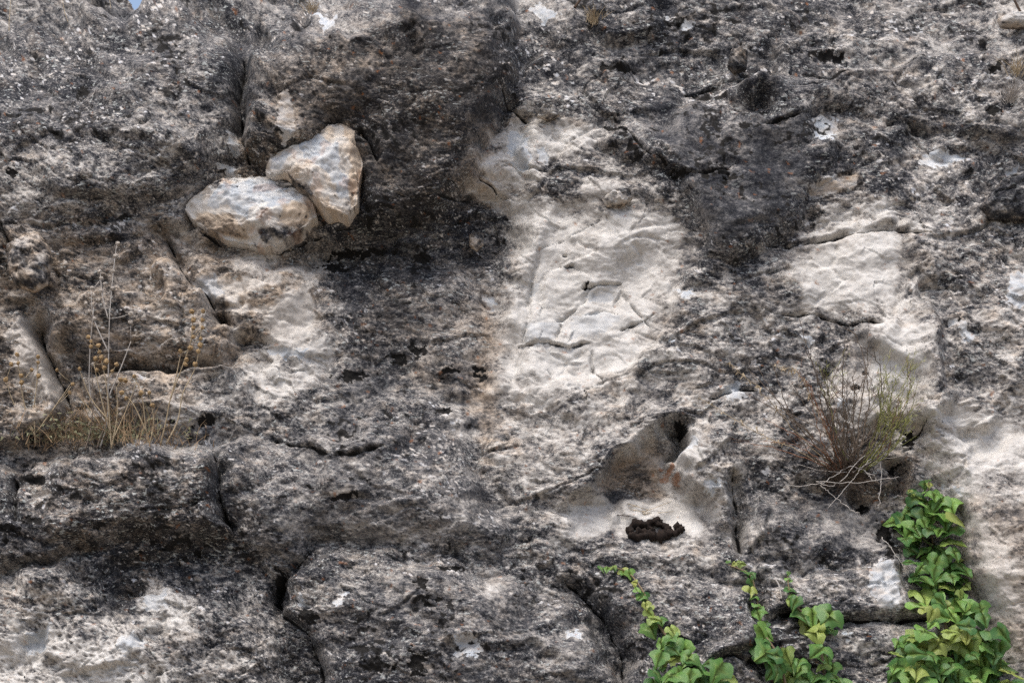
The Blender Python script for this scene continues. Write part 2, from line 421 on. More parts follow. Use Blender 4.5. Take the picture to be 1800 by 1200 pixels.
def put(A, s, val=1.0, feather=4, warp=1.0):
    pts = P(s); sl = region(pts, 16); x, y = U[sl], V[sl]
    d = poly_sd(pts, x + .6 * (WU[sl] - x), y + .6 * (WV[sl] - y)) + 3.2 * fbm(x / 13, y / 9, 3, 192, .7)
    A[sl] = np.maximum(A[sl], sstep(-feather * .6, feather * .6, d) * val)
def add(A, s, val, feather=30, warp=2.0):
    sl, m = soft(P(s), feather, warp); A[sl] += m * val
def dot(A, cx0, cy0, rx, ry, ang=0, val=1.0):
    x, y = cx0, cy0
    pts = [(x + rx * math.cos(t) * math.cos(ang) - ry * math.sin(t) * math.sin(ang), y + rx * math.cos(t) * math.sin(ang) + ry * math.sin(t) * math.cos(ang)) for t in np.arange(0, 6.28, .7)]
    sl = region(pts, 26); x, y = U[sl], V[sl]; c, s_ = math.cos(ang), math.sin(ang); dx = x - cx0; dy = y - cy0
    d = np.hypot((dx * c + dy * s_) / rx, (-dx * s_ + dy * c) / ry) + .42 * fbm(x / 14, y / 9, 3, 190, .7)
    m = sstep(1.15, .75, d); A[sl] = np.maximum(A[sl], m * val)
    if A is BLACK: H[sl] -= 3.5 * sstep(1.2, .4, d)
# freshly broken, bluish faces
for s in ('487,168 505,160 512,205 520,240 500,250 488,225', '398,228 412,225 418,262 400,262', '384,290 412,288 412,322 398,328',
          '560,33 590,30 588,50 566,50', '930,8 955,4 985,30 958,34', '1170,22 1190,32 1222,42 1215,55 1192,50',
          '1434,200 1450,195 1476,215 1470,235 1458,252 1440,240', '1622,268 1660,260 1698,274 1690,288 1640,290 1618,284',
          '1772,300 1794,284 1790,300', '895,225 935,240 925,265 908,285 892,262', '905,268 925,262 940,278 918,300 898,290', '945,255 968,262 966,285 948,275',
          '930,495 948,490 944,520 928,525', '1000,560 1060,548 1090,560 1060,590 1004,596', '920,570 980,565 975,598 925,602',
          '1030,520 1075,512 1080,535 1035,532', '1180,598 1190,596 1186,606', '250,1045 295,1035 296,1070 262,1082', '45,1110 90,1095 85,1140 50,1148',
          '200,1130 240,1110 260,1130 215,1160', '586,1055 612,1040 605,1068 590,1070', '805,1120 830,1115 848,1145 835,1155 808,1158',
          '1000,1102 1022,1106 1018,1120 1000,1118', '530,1045 540,1062 526,1064', '1525,1000 1560,985 1580,1010 1575,1070 1545,1075 1530,1040',
          '340,490 380,483 400,520 365,528', '1410,594 1428,598 1420,610', '1200,775 1225,780 1190,815', '1240,840 1275,850 1250,880 1230,860',
          '1480,1110 1500,1120 1490,1130', '1340,565 1350,560 1352,566', '1190,514 1215,512 1222,525 1200,526', '1670,562 1690,560 1722,598 1700,602',
          '848,512 868,516 872,535 858,540', '470,610 540,615 530,628 470,625', '1468,720 1475,705 1490,712', '1270,680 1300,665 1310,700 1280,705',
          '1780,480 1830,470 1830,540 1770,545', '70,710 100,708 104,724 84,726', '305,525 322,524 322,538', '303,585 318,585 316,602 306,602',
          '1600,880 1650,870 1640,880', '1655,850 1690,860 1690,875'):
    p_ = P(s)[0]; put(FRESH, s, .5 if (900 < p_[0] < 1100 and 480 < p_[1] < 600) else (.6 if p_[0] in (1525, 45, 200, 250) else .9), 3, .7)
# pale bare limestone without crust
bare = np.zeros(SH, F32)
for s, f in (('905,400 940,340 985,380 1060,380 1110,360 1200,388 1190,470 1140,580 1090,640 900,690 880,600 905,480', 14), ('1400,420 1450,378 1560,362 1610,400 1560,402 1500,410 1440,422', 12), ('1395,465 1440,430 1530,410 1588,432 1592,480 1560,540 1400,540', 9),
          ('1520,590 1570,560 1618,560 1622,640 1600,700 1540,690', 9), ('470,540 550,480 556,600 540,650 462,650', 9), ('400,455 520,455 540,500 440,500', 10), ('430,640 560,640 540,690 460,700', 14), ('1000,905 1060,878 1130,880 1200,872 1280,932 1180,935 1010,936', 7),
          ('875,222 960,212 1062,228 1050,262 1000,285 940,300 925,340 860,318', 12), ('1040,305 1085,300 1080,340 1030,340', 8), ('820,330 900,345 960,350 930,400 900,400', 8), ('22,575 58,560 80,610 118,700 100,725 60,715 30,660', 7), ('1060,340 1110,335 1140,345 1120,360 1065,360', 5),
          ('340,485 425,500 430,540 395,545', 8), ('1185,850 1215,880 1270,930 1200,925', 9), ('1185,780 1210,768 1240,800 1230,860 1200,850', 9), ('880,340 930,350 930,410 905,415', 7), ('1400,600 1430,590 1425,612', 3),
          ('250,1040 340,1040 330,1110 250,1100', 9), ('-30,1120 200,1100 300,1180 260,1260 -30,1260', 20), ('1700,900 1790,940 1790,1080 1740,1080', 20), ('1660,700 1810,760 1810,830 1660,810', 30)):
    pts = P(s); sl = region(pts, 60); x, y = U[sl], V[sl]
    d = poly_sd(pts, x, y) + 13 * fbm(x / 60, y / 38, 4, 193, .6)
    bare[sl] = np.maximum(bare[sl], sstep(-f, f, d))
cov = cov * (1 - .62 * bare)
# ochre, pink and brown tinges
add(BROWN, '-60,380 440,400 560,440 560,560 420,640 130,800 -60,800', .65, 50)
add(BROWN, '440,120 700,30 900,60 880,340 740,390 480,280', .6, 40)
add(BROWN, '850,520 900,560 890,700 900,800 850,830 820,700 840,620', .55, 20)
add(BROWN, '640,470 880,440 860,680 700,690 600,600', .30, 30)
add(BROWN, '1060,870 1090,810 1170,775 1165,860', .8, 12)
add(cov, '1055,872 1090,800 1180,760 1175,860', -.16, 14)
add(BROWN, '1690,890 1830,900 1830,1230 1760,1100', .5, 26)
add(BROWN, '1500,860 1600,800 1590,900 1520,905', .6, 12)
add(BROWN, '1430,345 1432,318 1470,300 1505,302 1500,325 1470,345', .55, 4)
add(BROWN, '420,220 480,280 470,340 400,330', .8, 20)
add(BROWN, '1560,420 1830,400 1830,620 1640,600', .12, 50)
add(BROWN, '0,840 380,800 400,950 0,1000', .35, 30)
add(BROWN, '200,1000 250,972 278,1015 235,1058 195,1072', .5, 10)
put(FRESH, '1430,345 1432,318 1470,302 1503,303 1500,325 1470,340', .5, 4)
for x, y, r in ((1176, 832, 9), (1150, 833, 4), (1168, 842, 8), (1186, 845, 8), (1182, 824, 6), (1160, 825, 5), (1190, 838, 5)): dot(RUST, x, y, r * .8, r * .7, 0, .75)
RUST = np.maximum(RUST, .55 * sstep(1.75, 2.3, fbm(U / 17, V / 12, 3, 130)))
# black moss and crusts, and the shade of holes and hollows painted black
for x, y, rx_, ry_, a in ((60, 844, 22, 7, .2), (360, 742, 20, 6, -.3), (1090, 124, 20, 8, .1), (1060, 118, 7, 8, .6), (1150, 228, 9, 6, 0), (1090, 232, 12, 8, .4), (1110, 260, 10, 9, 1),
        (1195, 303, 14, 6, 0), (1080, 228, 20, 4, .3), (1120, 275, 9, 8, 0), (604, 873, 22, 6, -.1), (795, 1000, 24, 5, 0), (320, 955, 20, 7, -.2), (345, 968, 8, 6, 0), (325, 982, 7, 5, 0),
        (60, 915, 26, 7, .1), (15, 930, 18, 7, 0), (180, 925, 18, 4, -.2), (285, 918, 9, 6, 0), (745, 1050, 8, 6, 0), (770, 1055, 7, 5, 0), (740, 1025, 12, 9, 1), (752, 1062, 6, 4, 0),
        (1270, 300, 16, 10, .3), (1285, 310, 10, 7, 0), (1275, 320, 8, 7, 0), (1240, 310, 8, 6, 0), (1338, 192, 11, 8, .3), (1310, 132, 9, 6, 0), (1240, 168, 14, 6, -.2), (1455, 98, 32, 8, .1),
        (1370, 215, 20, 5, -.3), (1745, 195, 14, 9, 0), (1750, 122, 14, 7, -.4), (1030, 505, 3, 8, .4), (1502, 683, 9, 5, -.4), (1520, 658, 8, 4, 0), (1400, 728, 7, 5, 0), (590, 468, 22, 12, 0), (640, 440, 60, 7, -.05),
        (740, 450, 18, 8, 0), (700, 630, 16, 9, .5), (735, 615, 14, 12, 0), (620, 660, 30, 8, 0), (845, 650, 12, 6, .4), (845, 660, 12, 6, .2), (790, 655, 16, 7, 0), (780, 722, 14, 8, 0),
        (1203, 752, 7, 9, .3), (1196, 742, 12, 4, .2), (1600, 770, 9, 18, .3), (1570, 830, 12, 18, 0), (1555, 935, 14, 20, 0), (1570, 965, 12, 16, 0), (1515, 890, 14, 8, .3),
        (490, 1030, 10, 26, .1), (540, 1085, 20, 12, .5), (20, 300, 9, 8, 0), (100, 235, 9, 8, 0), (145, 160, 8, 14, .4), (300, 745, 8, 5, 0), (660, 1170, 30, 10, 0), (640, 1140, 26, 8, .2), (735, 1165, 16, 22, 0)):
    dot(BLACK, x, y, rx_, ry_, a, .95)
moss = sstep(.9, 1.7, fbm(U / 16, V / 11, 3, 140) + .8 * fbm(U / 120, V / 90, 2, 145)) * sstep(.55, .75, cov)
BLACK = np.maximum(BLACK, .75 * moss)
# white lichen flecks, thick in some places
ld = -.15 + .55 * fbm(U / 170, V / 110, 2, 150)
for s, v in (('380,800 800,740 920,960 600,990 420,930', .45), ('1450,60 1810,60 1810,200 1500,180', .8), ('1560,290 1750,270 1740,420 1600,380', .8), ('0,60 330,30 400,250 0,400', .5),
             ('930,0 1010,0 1010,40 940,40', .5), ('1060,950 1560,980 1560,1010 1060,1000', .7), ('560,950 860,980 860,1100 560,1100', .15), ('1060,120 1160,130 1140,160 1080,150', .5), ('640,100 700,100 690,160 640,140', .9)):
    add(ld, s, v, 40)
def flecks(sx, sy, d1, d2, d3, seed):                # ragged flat flecks following the grain
    def one(dg, k): return (p3(wx, wy, dg, sx, sy, seed + k) + .75 * p3(U, V, dg + 6, sx * .45, sy * .5, seed + 4) + .45 * p3(U, V, dg, 4.2, 2.8, seed + 5)) / .33
    return (one(d1, 0) * (1 - lw - cw) + one(d2, 1) * lw + one(d3, 2) * cw) / np.sqrt((1 - lw - cw) ** 2 + lw ** 2 + cw ** 2)
FL = flecks(21, 7.5, 3, 26, -22, 400); FL2 = flecks(44, 15, 5, 30, -24, 410); FD = flecks(26, 9, 4, 28, -20, 420)
fz = np.clip(rough * 1.5 - .55, 0, 1) * np.clip(cov * 3 - .8, 0, 1)
LICH = np.maximum(sstep(1.72, 1.95, FL + .5 * ld + .12) , .9 * sstep(1.85, 2.05, FL2 + .45 * ld)) * (.12 + .88 * fz)
DARKF = sstep(.75, 1.15, FD) * fz
LICH *= PAST
LICH *= 1 - .9 * bare
# crust
BLACK = np.maximum(BLACK, CRK)
con = (.055 + .115 * rough) * (.4 + .6 * STEEP)
mid = fbm(U / 46, V / 30, 3, 121)
CRUST_SHADE = .03 + .88 * cov - con * np.clip(G, -2.6, 2.6) * (.55 + .9 * np.clip(cov, 0, 1) * (1.25 - np.clip(cov, 0, 1)) / .39 * .5) - .035 * mid
CRUST_SHADE = CRUST_SHADE + .26 * DARKF * PAST
CRUST_SHADE = CRUST_SHADE + .38 * pits * pitd * (.5 + .5 * np.clip(fbm(U / 90, V / 60, 2, 93) + .6, 0, 1))
CRUST_SHADE = np.clip(CRUST_SHADE, 0, 1) * (1 - .92 * FRESH) * (1 - .9 * LICH)
SPK = np.clip(1.25 * rough - .35 + .25 * fbm(U / 110, V / 80, 2, 171), .04, 1).astype(F32)
BROWN = np.clip(BROWN * (1 - .6 * bare) + .10 * (1 - bare) * fbm(U / 80, V / 60, 3, 170) + .20 * rough * (1 - bare) * fbm(*rot(U, V, 5, 30, 13), octv=3, seed=173), 0, 1)
# broken faces are planar and a little sunk
H = H - FRESH * (1.5 + .7 * G * rough - 2 * b4)

# ------------------------------------------------------------------ lay the sheet in space
HL = H.copy()
HL = blur(blur(H, 14), 14)
fv, uv_, nv, ov, cv = [np.array(q, np.float64) for q in (FWD, UPV, NRM, ORG, CAM)]
def ray_hit(u, v, h):
    rx_ = (u - 900) / FOC; ry_ = (600 - v) / FOC
    d = fv + np.multiply.outer(rx_, np.array([1, 0, 0.])) + np.multiply.outer(ry_, uv_)
    t = ((ov - cv) @ nv + h * PX) / (d @ nv)
    return cv + d * np.asarray(t)[..., None]
PT = ray_hit(U.astype(np.float64), V.astype(np.float64), HL) + (H - HL)[..., None] * PX * nv
def idx(u, v):
    i = int(np.clip(np.searchsorted(AU, u), 1, SH[1] - 1)); j = int(np.clip(np.searchsorted(AV, v), 1, SH[0] - 1))
    return j, i
HMAX = blur(H, 6)
def at(u, v, lift=0.0):
    """point on the rock seen at photo pixel (u, v), lifted off it by metres along the cliff's normal"""
    j, i = idx(u, v)
    return Vector(ray_hit(np.float64(u), np.float64(v), np.float64(max(H[j, i], HMAX[j, i]) + lift / PX)))
def toward(u, v, lift):  return at(u, v, lift)

# ------------------------------------------------------------------ materials
def new_mat(name):
    m = bpy.data.materials.new(name); m.use_nodes = True
    n = m.node_tree; b = n.nodes['Principled BSDF']; return m, n, b
def node(n, t, **kw):
    q = n.nodes.new(t)
    for k, v in kw.items(): setattr(q, k, v)
    return q
def mixc(n, fac, a, b):
    q = node(n, 'ShaderNodeMix', data_type='RGBA')
    for sock, v in ((0, fac), (6, a), (7, b)):
        if isinstance(v, (float, int)): q.inputs[sock].default_value = v
        elif isinstance(v, tuple): q.inputs[sock].default_value = (*v, 1)
        else: n.links.new(v, q.inputs[sock])
    return q.outputs[2]
def mth(n, op, a, b=None, clamp=False):
    q = node(n, 'ShaderNodeMath', operation=op, use_clamp=clamp)
    for i, v in enumerate((a, b)):
        if v is None: continue
        if isinstance(v, (float, int)): q.inputs[i].default_value = v
        else: n.links.new(v, q.inputs[i])
    return q.outputs[0]
def noise(n, scale, detail=4, rough_=.6, vec=None):
    q = node(n, 'ShaderNodeTexNoise'); q.inputs['Scale'].default_value = scale; q.inputs['Detail'].default_value = detail; q.inputs['Roughness'].default_value = rough_
    if vec is not None: n.links.new(vec, q.inputs['Vector'])
    return q.outputs[0]
def ramp(n, x, a, b):
    q = node(n, 'ShaderNodeMapRange'); q.inputs[1].default_value = a; q.inputs[2].default_value = b; n.links.new(x, q.inputs[0]); return q.outputs[0]
def rock_material():
    m, n, b = new_mat('weathered_limestone')
    tc = node(n, 'ShaderNodeTexCoord').outputs['Object']
    A = {}
    for k in ('crust_shade', 'brown', 'fresh', 'lichen', 'black', 'rust', 'speckle'):
        A[k] = node(n, 'ShaderNodeAttribute', attribute_name=k).outputs['Fac']
    mp = node(n, 'ShaderNodeMapping'); mp.inputs['Rotation'].default_value = (0, .10, 0); mp.inputs['Scale'].default_value = (.62, 1, 1.1); n.links.new(tc, mp.inputs[0]); ta = mp.outputs[0]
    k1 = noise(n, 46, 3, .7, ta); k2 = noise(n, 150, 3, .75, ta); k3 = noise(n, 330, 2, .6, ta)
    n1 = noise(n, 9, 6, .6, tc); n2 = noise(n, 60, 5, .65, tc); n3 = noise(n, 260, 3, .6, tc); n4 = noise(n, 26, 4, .6, tc)
    def crramp(stops):
        q = node(n, 'ShaderNodeValToRGB'); e = q.color_ramp.elements
        while len(e) < len(stops): e.new(.5)
        for el, (p, c) in zip(e, stops): el.position = p; el.color = (*c, 1)
        return q
    def sp(x, a): return mth(n, 'MULTIPLY', mth(n, 'SUBTRACT', x, .5), a)
    amp = mth(n, 'MULTIPLY', mth(n, 'ADD', .35, mth(n, 'MULTIPLY', A['crust_shade'], .9)), mth(n, 'ADD', .45, mth(n, 'MULTIPLY', A['speckle'], .55)))
    fine = mth(n, 'ADD', mth(n, 'ADD', sp(k1, .40), sp(k2, 1.5)), sp(k3, 1.25))
    cr = mth(n, 'ADD', A['crust_shade'], mth(n, 'MULTIPLY', fine, amp), True)
    ra = crramp([(0, (.545, .530, .500)), (.18, (.455, .435, .403)), (.38, (.295, .276, .253)), (.57, (.140, .134, .131)), (.78, (.053, .054, .058)), (1, (.012, .013, .017))])
    rb = crramp([(0, (.50, .41, .315)), (.18, (.41, .33, .25)), (.38, (.265, .208, .156)), (.57, (.130, .104, .080)), (.78, (.056, .048, .040)), (1, (.016, .014, .013))])
    n.links.new(cr, ra.inputs[0]); n.links.new(cr, rb.inputs[0])
    c = mixc(n, A['brown'], ra.outputs[0], rb.outputs[0])
    mp2 = node(n, 'ShaderNodeMapping'); mp2.inputs['Rotation'].default_value = (0, -.06, 0); mp2.inputs['Scale'].default_value = (.48, 1, 1.1); n.links.new(tc, mp2.inputs[0]); tb = mp2.outputs[0]
    f1 = noise(n, 105, 2, .6, tb); f2 = noise(n, 85, 2, .65, ta)
    patch = ramp(n, noise(n, 7, 3, .6, tc), .38, .62)
    isdark = ramp(n, A['crust_shade'], .22, .5)
    thr = mth(n, 'SUBTRACT', .665, mth(n, 'MULTIPLY', patch, .075))
    fleck = mth(n, 'MULTIPLY', ramp(n, mth(n, 'SUBTRACT', f1, thr), 0, .03), mth(n, 'MULTIPLY', isdark, A['speckle']))
    c = mixc(n, mth(n, 'MULTIPLY', fleck, .75), c, (.42, .44, .42))
    speck = mth(n, 'MULTIPLY', ramp(n, mth(n, 'SUBTRACT', .385, f2), 0, .035), ramp(n, A['crust_shade'], .1, .35))
    c = mixc(n, mth(n, 'MULTIPLY', speck, .7), c, (.035, .034, .035))
    fr = mixc(n, ramp(n, n4, .4, .6), (.37, .40, .43), (.50, .51, .51))
    fr = mixc(n, mth(n, 'MULTIPLY', A['brown'], .75), fr, (.36, .26, .16))
    c = mixc(n, ramp(n, A['fresh'], .3, .7), c, fr)
    c = mixc(n, A['lichen'], c, mixc(n, ramp(n, n4, .42, .58), (.50, .51, .53), (.50, .46, .41)))
    c = mixc(n, mth(n, 'MULTIPLY', A['rust'], ramp(n, n3, .3, .5)), c, (.26, .10, .03))
    c = mixc(n, ramp(n, mth(n, 'ADD', A['black'], mth(n, 'MULTIPLY', mth(n, 'SUBTRACT', n2, .5), .7)), .35, .75), c, (.012, .011, .010))
    n.links.new(c, b.inputs['Base Color']); b.inputs['Roughness'].default_value = .93; b.inputs['Specular IOR Level'].default_value = .22
    bp = node(n, 'ShaderNodeBump'); bp.inputs['Strength'].default_value = .55; bp.inputs['Distance'].default_value = .004
    hh = mth(n, 'ADD', n2, mth(n, 'MULTIPLY', n3, .6))
    n.links.new(hh, bp.inputs['Height']); n.links.new(bp.outputs[0], b.inputs['Normal'])
    return m
ROCK = rock_material()

def mesh_np(name, co, faces, mat, attrs=None, smooth=True):
    me = bpy.data.meshes.new(name); nf = len(faces); k = faces.shape[1]
    me.vertices.add(len(co)); me.vertices.foreach_set('co', np.ascontiguousarray(co, F32).ravel())
    me.loops.add(nf * k); me.loops.foreach_set('vertex_index', np.ascontiguousarray(faces, np.int32).ravel())
    me.polygons.add(nf); me.polygons.foreach_set('loop_start', np.arange(0, nf * k, k, dtype=np.int32))
    me.polygons.foreach_set('use_smooth', np.full(nf, smooth))
    me.update(calc_edges=True); me.materials.append(mat)
    for q, a in (attrs or {}).items():
        me.attributes.new(q, 'FLOAT', 'POINT').data.foreach_set('value', np.ascontiguousarray(a, F32))
    return me
def link(name, me, parent=None, loc=None):
    o = bpy.data.objects.new(name, me); COL.objects.link(o)
    if parent: o.parent = parent
    if loc is not None: o.location = loc
    return o
def tag(o, label=None, cat=None, group=None, kind=None):
    for k, v in (('label', label), ('category', cat), ('group', group), ('kind', kind)):
        if v: o[k] = v
    return o
def thing(name, loc, label, cat, group=None):
    o = link(name, None, loc=loc); o.empty_display_size = .05
    return tag(o, label, cat, group)

# ------------------------------------------------------------------ the cliff, cut into its carved and natural parts
jj, ii = np.meshgrid(np.arange(SH[0] - 1), np.arange(SH[1] - 1), indexing='ij')
q0 = jj * SH[1] + ii
QUADS = np.stack([q0, q0 + SH[1], q0 + SH[1] + 1, q0 + 1], -1).reshape(-1, 4)
uc = ((WU[:-1, :-1] + WU[1:, 1:]) / 2).ravel(); vc = ((WV[:-1, :-1] + WV[1:, 1:]) / 2).ravel()
top = np.interp(U[:-1, :-1].ravel(), [-2400, -300, 0, 120, 215, 232, 255, 276, 292, 330, 420, 700, 1400, 4200], [-700, -420, -60, -14, -14, 2, 5, 3, -20, -50, -180, -420, -560, -760])
keep = V[:-1, :-1].ravel() + 2.0 * W1[:-1, :-1].ravel() > top
ATT = dict(crust_shade=CRUST_SHADE.ravel(), brown=BROWN.ravel(), fresh=FRESH.ravel(), lichen=LICH.ravel(), black=BLACK.ravel(), rust=RUST.ravel(), speckle=SPK.ravel())
PTF = PT.reshape(-1, 3)
cliff = tag(link('cliff', None, loc=(0, 0, 0)), 'weathered grey limestone rock face with pale carved panels', 'cliff', kind='structure')
def cliff_part(name, sel, label=None):
    f = QUADS[sel]; vid, inv = np.unique(f, return_inverse=True)
    o = link(name, mesh_np(name, PTF[vid], inv.reshape(-1, 4), ROCK, {k: a[vid] for k, a in ATT.items()}), cliff)
    if label: o['label'] = label
    return o
left_over = keep.copy()
PARTS = [('carved_panel', 'pale smooth carved panel of fractured limestone in the middle', '985,355 1110,335 1215,385 1205,470 1150,600 1110,640 900,700 880,640 900,520 925,440'),
    ('niche', 'triangular hollow niche with a pale floor', '985,905 1010,890 1045,868 1062,845 1095,800 1140,772 1200,738 1216,742 1196,785 1184,815 1196,850 1228,895 1270,925 1296,945 1290,962 1180,958 1090,952 1000,938'),
    ('carved_panel', 'small pale carved block with a shadowed underside', '1388,470 1440,426 1530,408 1590,430 1618,500 1560,562 1500,568 1440,552 1385,545'),
    ('rock_bulge', 'large dark bulging rock over the wedged stones', '428,190 440,112 485,66 560,24 650,-20 800,-60 900,-40 905,60 905,160 862,225 842,300 812,345 745,384 652,396 628,290 600,228 532,268 470,290 432,255'),
    ('rock_bulge', 'rounded grey rock shoulder at the upper left', '-24,98 60,74 120,55 220,22 300,14 350,30 395,70 426,100 422,180 405,262 384,330 300,398 200,425 -24,400'),
    ('rock_ledge', 'dark rounded ledge under the dry plants', '60,805 200,786 380,780 396,860 410,945 330,960 250,945 130,960 0,1000 -24,1000 -24,830'),
    ('rock_bulge', 'dark rounded rock bulge at the foot', '492,1000 555,965 700,962 860,1000 960,1040 1035,1090 1090,1190 1100,1224 560,1224 552,1150 505,1085'),
    ('rock_bulge', 'rounded rock knob beside the niche', '1186,812 1200,768 1250,748 1300,756 1322,830 1312,900 1292,935 1240,888 1198,846'),
    ('rock_ledge', 'broken grey step below the dry shrub', '1330,990 1420,998 1585,978 1600,1075 1560,1090 1440,1084 1350,1070')]
for nm_, lb, s in PARTS:
    ins = (poly_sd(P(s), uc, vc) > 0) & left_over
    left_over &= ~ins; cliff_part(nm_, ins, lb)
cliff_part('rock_surface', left_over)

# ground before the cliff, out to the horizon
gm, gn, gb = new_mat('dry_earth')
gtc = node(gn, 'ShaderNodeTexCoord').outputs['Object']
gn.links.new(mixc(gn, ramp(gn, noise(gn, 3, 6, .6, gtc), .35, .65), (.16, .13, .095), (.24, .20, .15)), gb.inputs['Base Color']); gb.inputs['Roughness'].default_value = .95
gx = np.array([-3000, -300, -40, -12, -6, -3, 0, 3, 6, 12, 40, 300, 3000.]); gX, gY = np.meshgrid(gx, gx)
gZ = .04 * fbm(gX / 3, gY / 3, 2, 200) * (np.hypot(gX, gY) < 60)
gi = np.arange(13 * 13).reshape(13, 13)
gf = np.stack([gi[:-1, :-1], gi[:-1, 1:], gi[1:, 1:], gi[1:, :-1]], -1).reshape(-1, 4)
tag(link('ground', mesh_np('ground', np.stack([gX, gY, gZ], -1).reshape(-1, 3), gf, gm)), 'dry earth ground before the cliff', 'ground', kind='structure')

# ------------------------------------------------------------------ loose and wedged stones: closed bodies
def stone(s, thick, label, cat='stone', name='stone', lift=0, seed=1, crust_shade=.15, brown=.3, fresh=.0, facet=8, group=None, flat=.55, tilt=(0, 0), ochre_rim=.5, planes=None, paint=()):
    pts = P(s); cx = sum(p[0] for p in pts) / len(pts); cy = sum(p[1] for p in pts) / len(pts)
    # outline distance by angle
    NA = 240; ang = np.linspace(0, 2 * np.pi, NA, endpoint=False); rad = np.zeros(NA)
    for k, a in enumerate(ang):
        dx, dy = math.cos(a), math.sin(a); best = 0
        for i in range(len(pts)):
            (x1, y1), (x2, y2) = pts[i], pts[(i + 1) % len(pts)]
            ex, ey = x2 - x1, y2 - y1; den = dx * ey - dy * ex
            if abs(den) < 1e-9: continue
            t = ((x1 - cx) * ey - (y1 - cy) * ex) / den; q = ((x1 - cx) * dy - (y1 - cy) * dx) / den
            if t > 0 and -1e-6 <= q <= 1 + 1e-6: best = max(best, t)
        rad[k] = best
    rad = (np.roll(rad, 1) + 4 * rad + np.roll(rad, -1)) / 6
    size = rad.mean(); N = int(np.clip(size * 1.3, 24, 130))
    g = np.linspace(-1, 1, N); gx_, gy_ = np.meshgrid(g, g)
    rr = np.maximum(np.abs(gx_), np.abs(gy_)); th = np.arctan2(gy_, gx_)
    rr = np.sin(rr * np.pi / 2)                       # finer towards the rim
    ro = np.interp(th % (2 * np.pi), np.append(ang, 2 * np.pi), np.append(rad, rad[0]))
    uu = cx + rr * ro * np.cos(th); vv = cy + rr * ro * np.sin(th)
    zf = (1 - np.clip(rr, 0, 1) ** (2 / flat)) ** flat
    uu = np.stack([uu, uu]); vv = np.stack([vv, vv]); Z = np.stack([zf, -zf])
    wx_ = uu + 3 * fbm(uu / 30, vv / 30 + 3 * Z, 3, 300 + seed); wy_ = vv + 3 * fbm(uu / 30 + 9, vv / 30, 3, 320 + seed)
    _, _, f3, f4 = worley(wx_ / (size * .62), wy_ / (size * .45) + 7 * seed, seed=330 + seed)
    hh = np.where(Z > 0, thick, thick * .8) * Z
    if planes:                                        # broken faces: the front is the lowest of several tilted planes
        pl = [h0 + gx0 * (wx_ - u0) + gy0 * (wy_ - v0) for u0, v0, h0, gx0, gy0 in planes]
        k_ = 1.6; mn = -k_ * np.log(sum(np.exp(-np.clip(p_, -400, 400) / k_) for p_ in pl))
        front = np.minimum(mn, thick * 1.35 * Z ** .42 - 6)
        hh = np.where(Z > 0, np.maximum(front, -thick * .5), hh)
    det = facet * f4 + facet * .35 * (f3 - .5) + 1.6 * fbm(uu / 14, vv / 10, 4, 340 + seed, .6)
    hh = hh + det * sstep(0, .4, Z) + tilt[0] * (uu - cx) / size + tilt[1] * (vv - cy) / size
    j, i = idx(cx, cy); base = float(blur(H[max(j - 40, 0):j + 40, max(i - 40, 0):i + 40], 20).mean()) + lift
    hh = hh + base
    j0 = ray_hit(uu.astype(np.float64), vv.astype(np.float64), np.full(uu.shape, base)) + (hh - base)[..., None] * PX * nv
    org = np.array(ray_hit(np.float64(cx), np.float64(cy), np.float64(base)))
    co = (j0 - org).reshape(-1, 3)
    k = np.arange(N * N).reshape(N, N); kb = k + N * N
    rimm = np.ones((N, N), bool); rimm[1:-1, 1:-1] = False; kb = np.where(rimm, k, kb)      # front and back share the rim
    fr_ = np.stack([k[:-1, :-1], k[1:, :-1], k[1:, 1:], k[:-1, 1:]], -1).reshape(-1, 4)
    fb_ = np.stack([kb[:-1, :-1], kb[:-1, 1:], kb[1:, 1:], kb[1:, :-1]], -1).reshape(-1, 4)
    faces = np.concatenate([fr_, fb_])
    g = (pn3(wx_ / 22, wy_ / 12, hh / 14, 360 + seed) + .7 * pn3(wx_ / 11, wy_ / 6, hh / 7, 361 + seed) + .5 * pn3(uu / 5, vv / 4, hh / 4, 362 + seed)) / .34
    cr = 1 / (1 + np.exp(-(crust_shade * 2 - 1 - .62 * g) / (.12 if planes else .45)))
    fr = fresh * sstep(-.1, .35, fbm(uu / 40, vv / 36, 3, 370 + seed)) * sstep(.15, .5, Z)
    br = np.clip(brown + ochre_rim * sstep(.75, .2, Z) + .25 * fbm(uu / 30, vv / 26, 3, 380 + seed), 0, 1)
    for s_p, kind_, val_ in paint:
        mp_ = sstep(-3, 3, poly_sd(P(s_p), wx_, wy_)) * val_
        if kind_ == 'crust_shade': cr = np.maximum(cr, mp_ * (.75 - .3 * g))
        if kind_ == 'brown': br = np.maximum(br, mp_)
        if kind_ == 'fresh': fr = np.maximum(fr, mp_ * (Z > 0)); cr = cr * (1 - mp_); br = br * (1 - .8 * mp_)
    bl = .8 * sstep(1.9, 2.3, g + .3 * fbm(uu / 60, vv / 60, 2, 385 + seed))
    z0 = np.zeros(uu.shape)
    me = mesh_np(name, co, faces, ROCK, dict(crust_shade=(cr * (1 - fr)).ravel(), brown=br.ravel(), fresh=fr.ravel(), lichen=z0.ravel(), black=bl.ravel(), speckle=z0.ravel() + .25, rust=((.30 if planes else 0) * sstep(.7, 1.3, fbm(uu / 34, vv / 30, 3, 390 + seed))).ravel()))
    return tag(link(name, me, loc=org), label, cat, group)
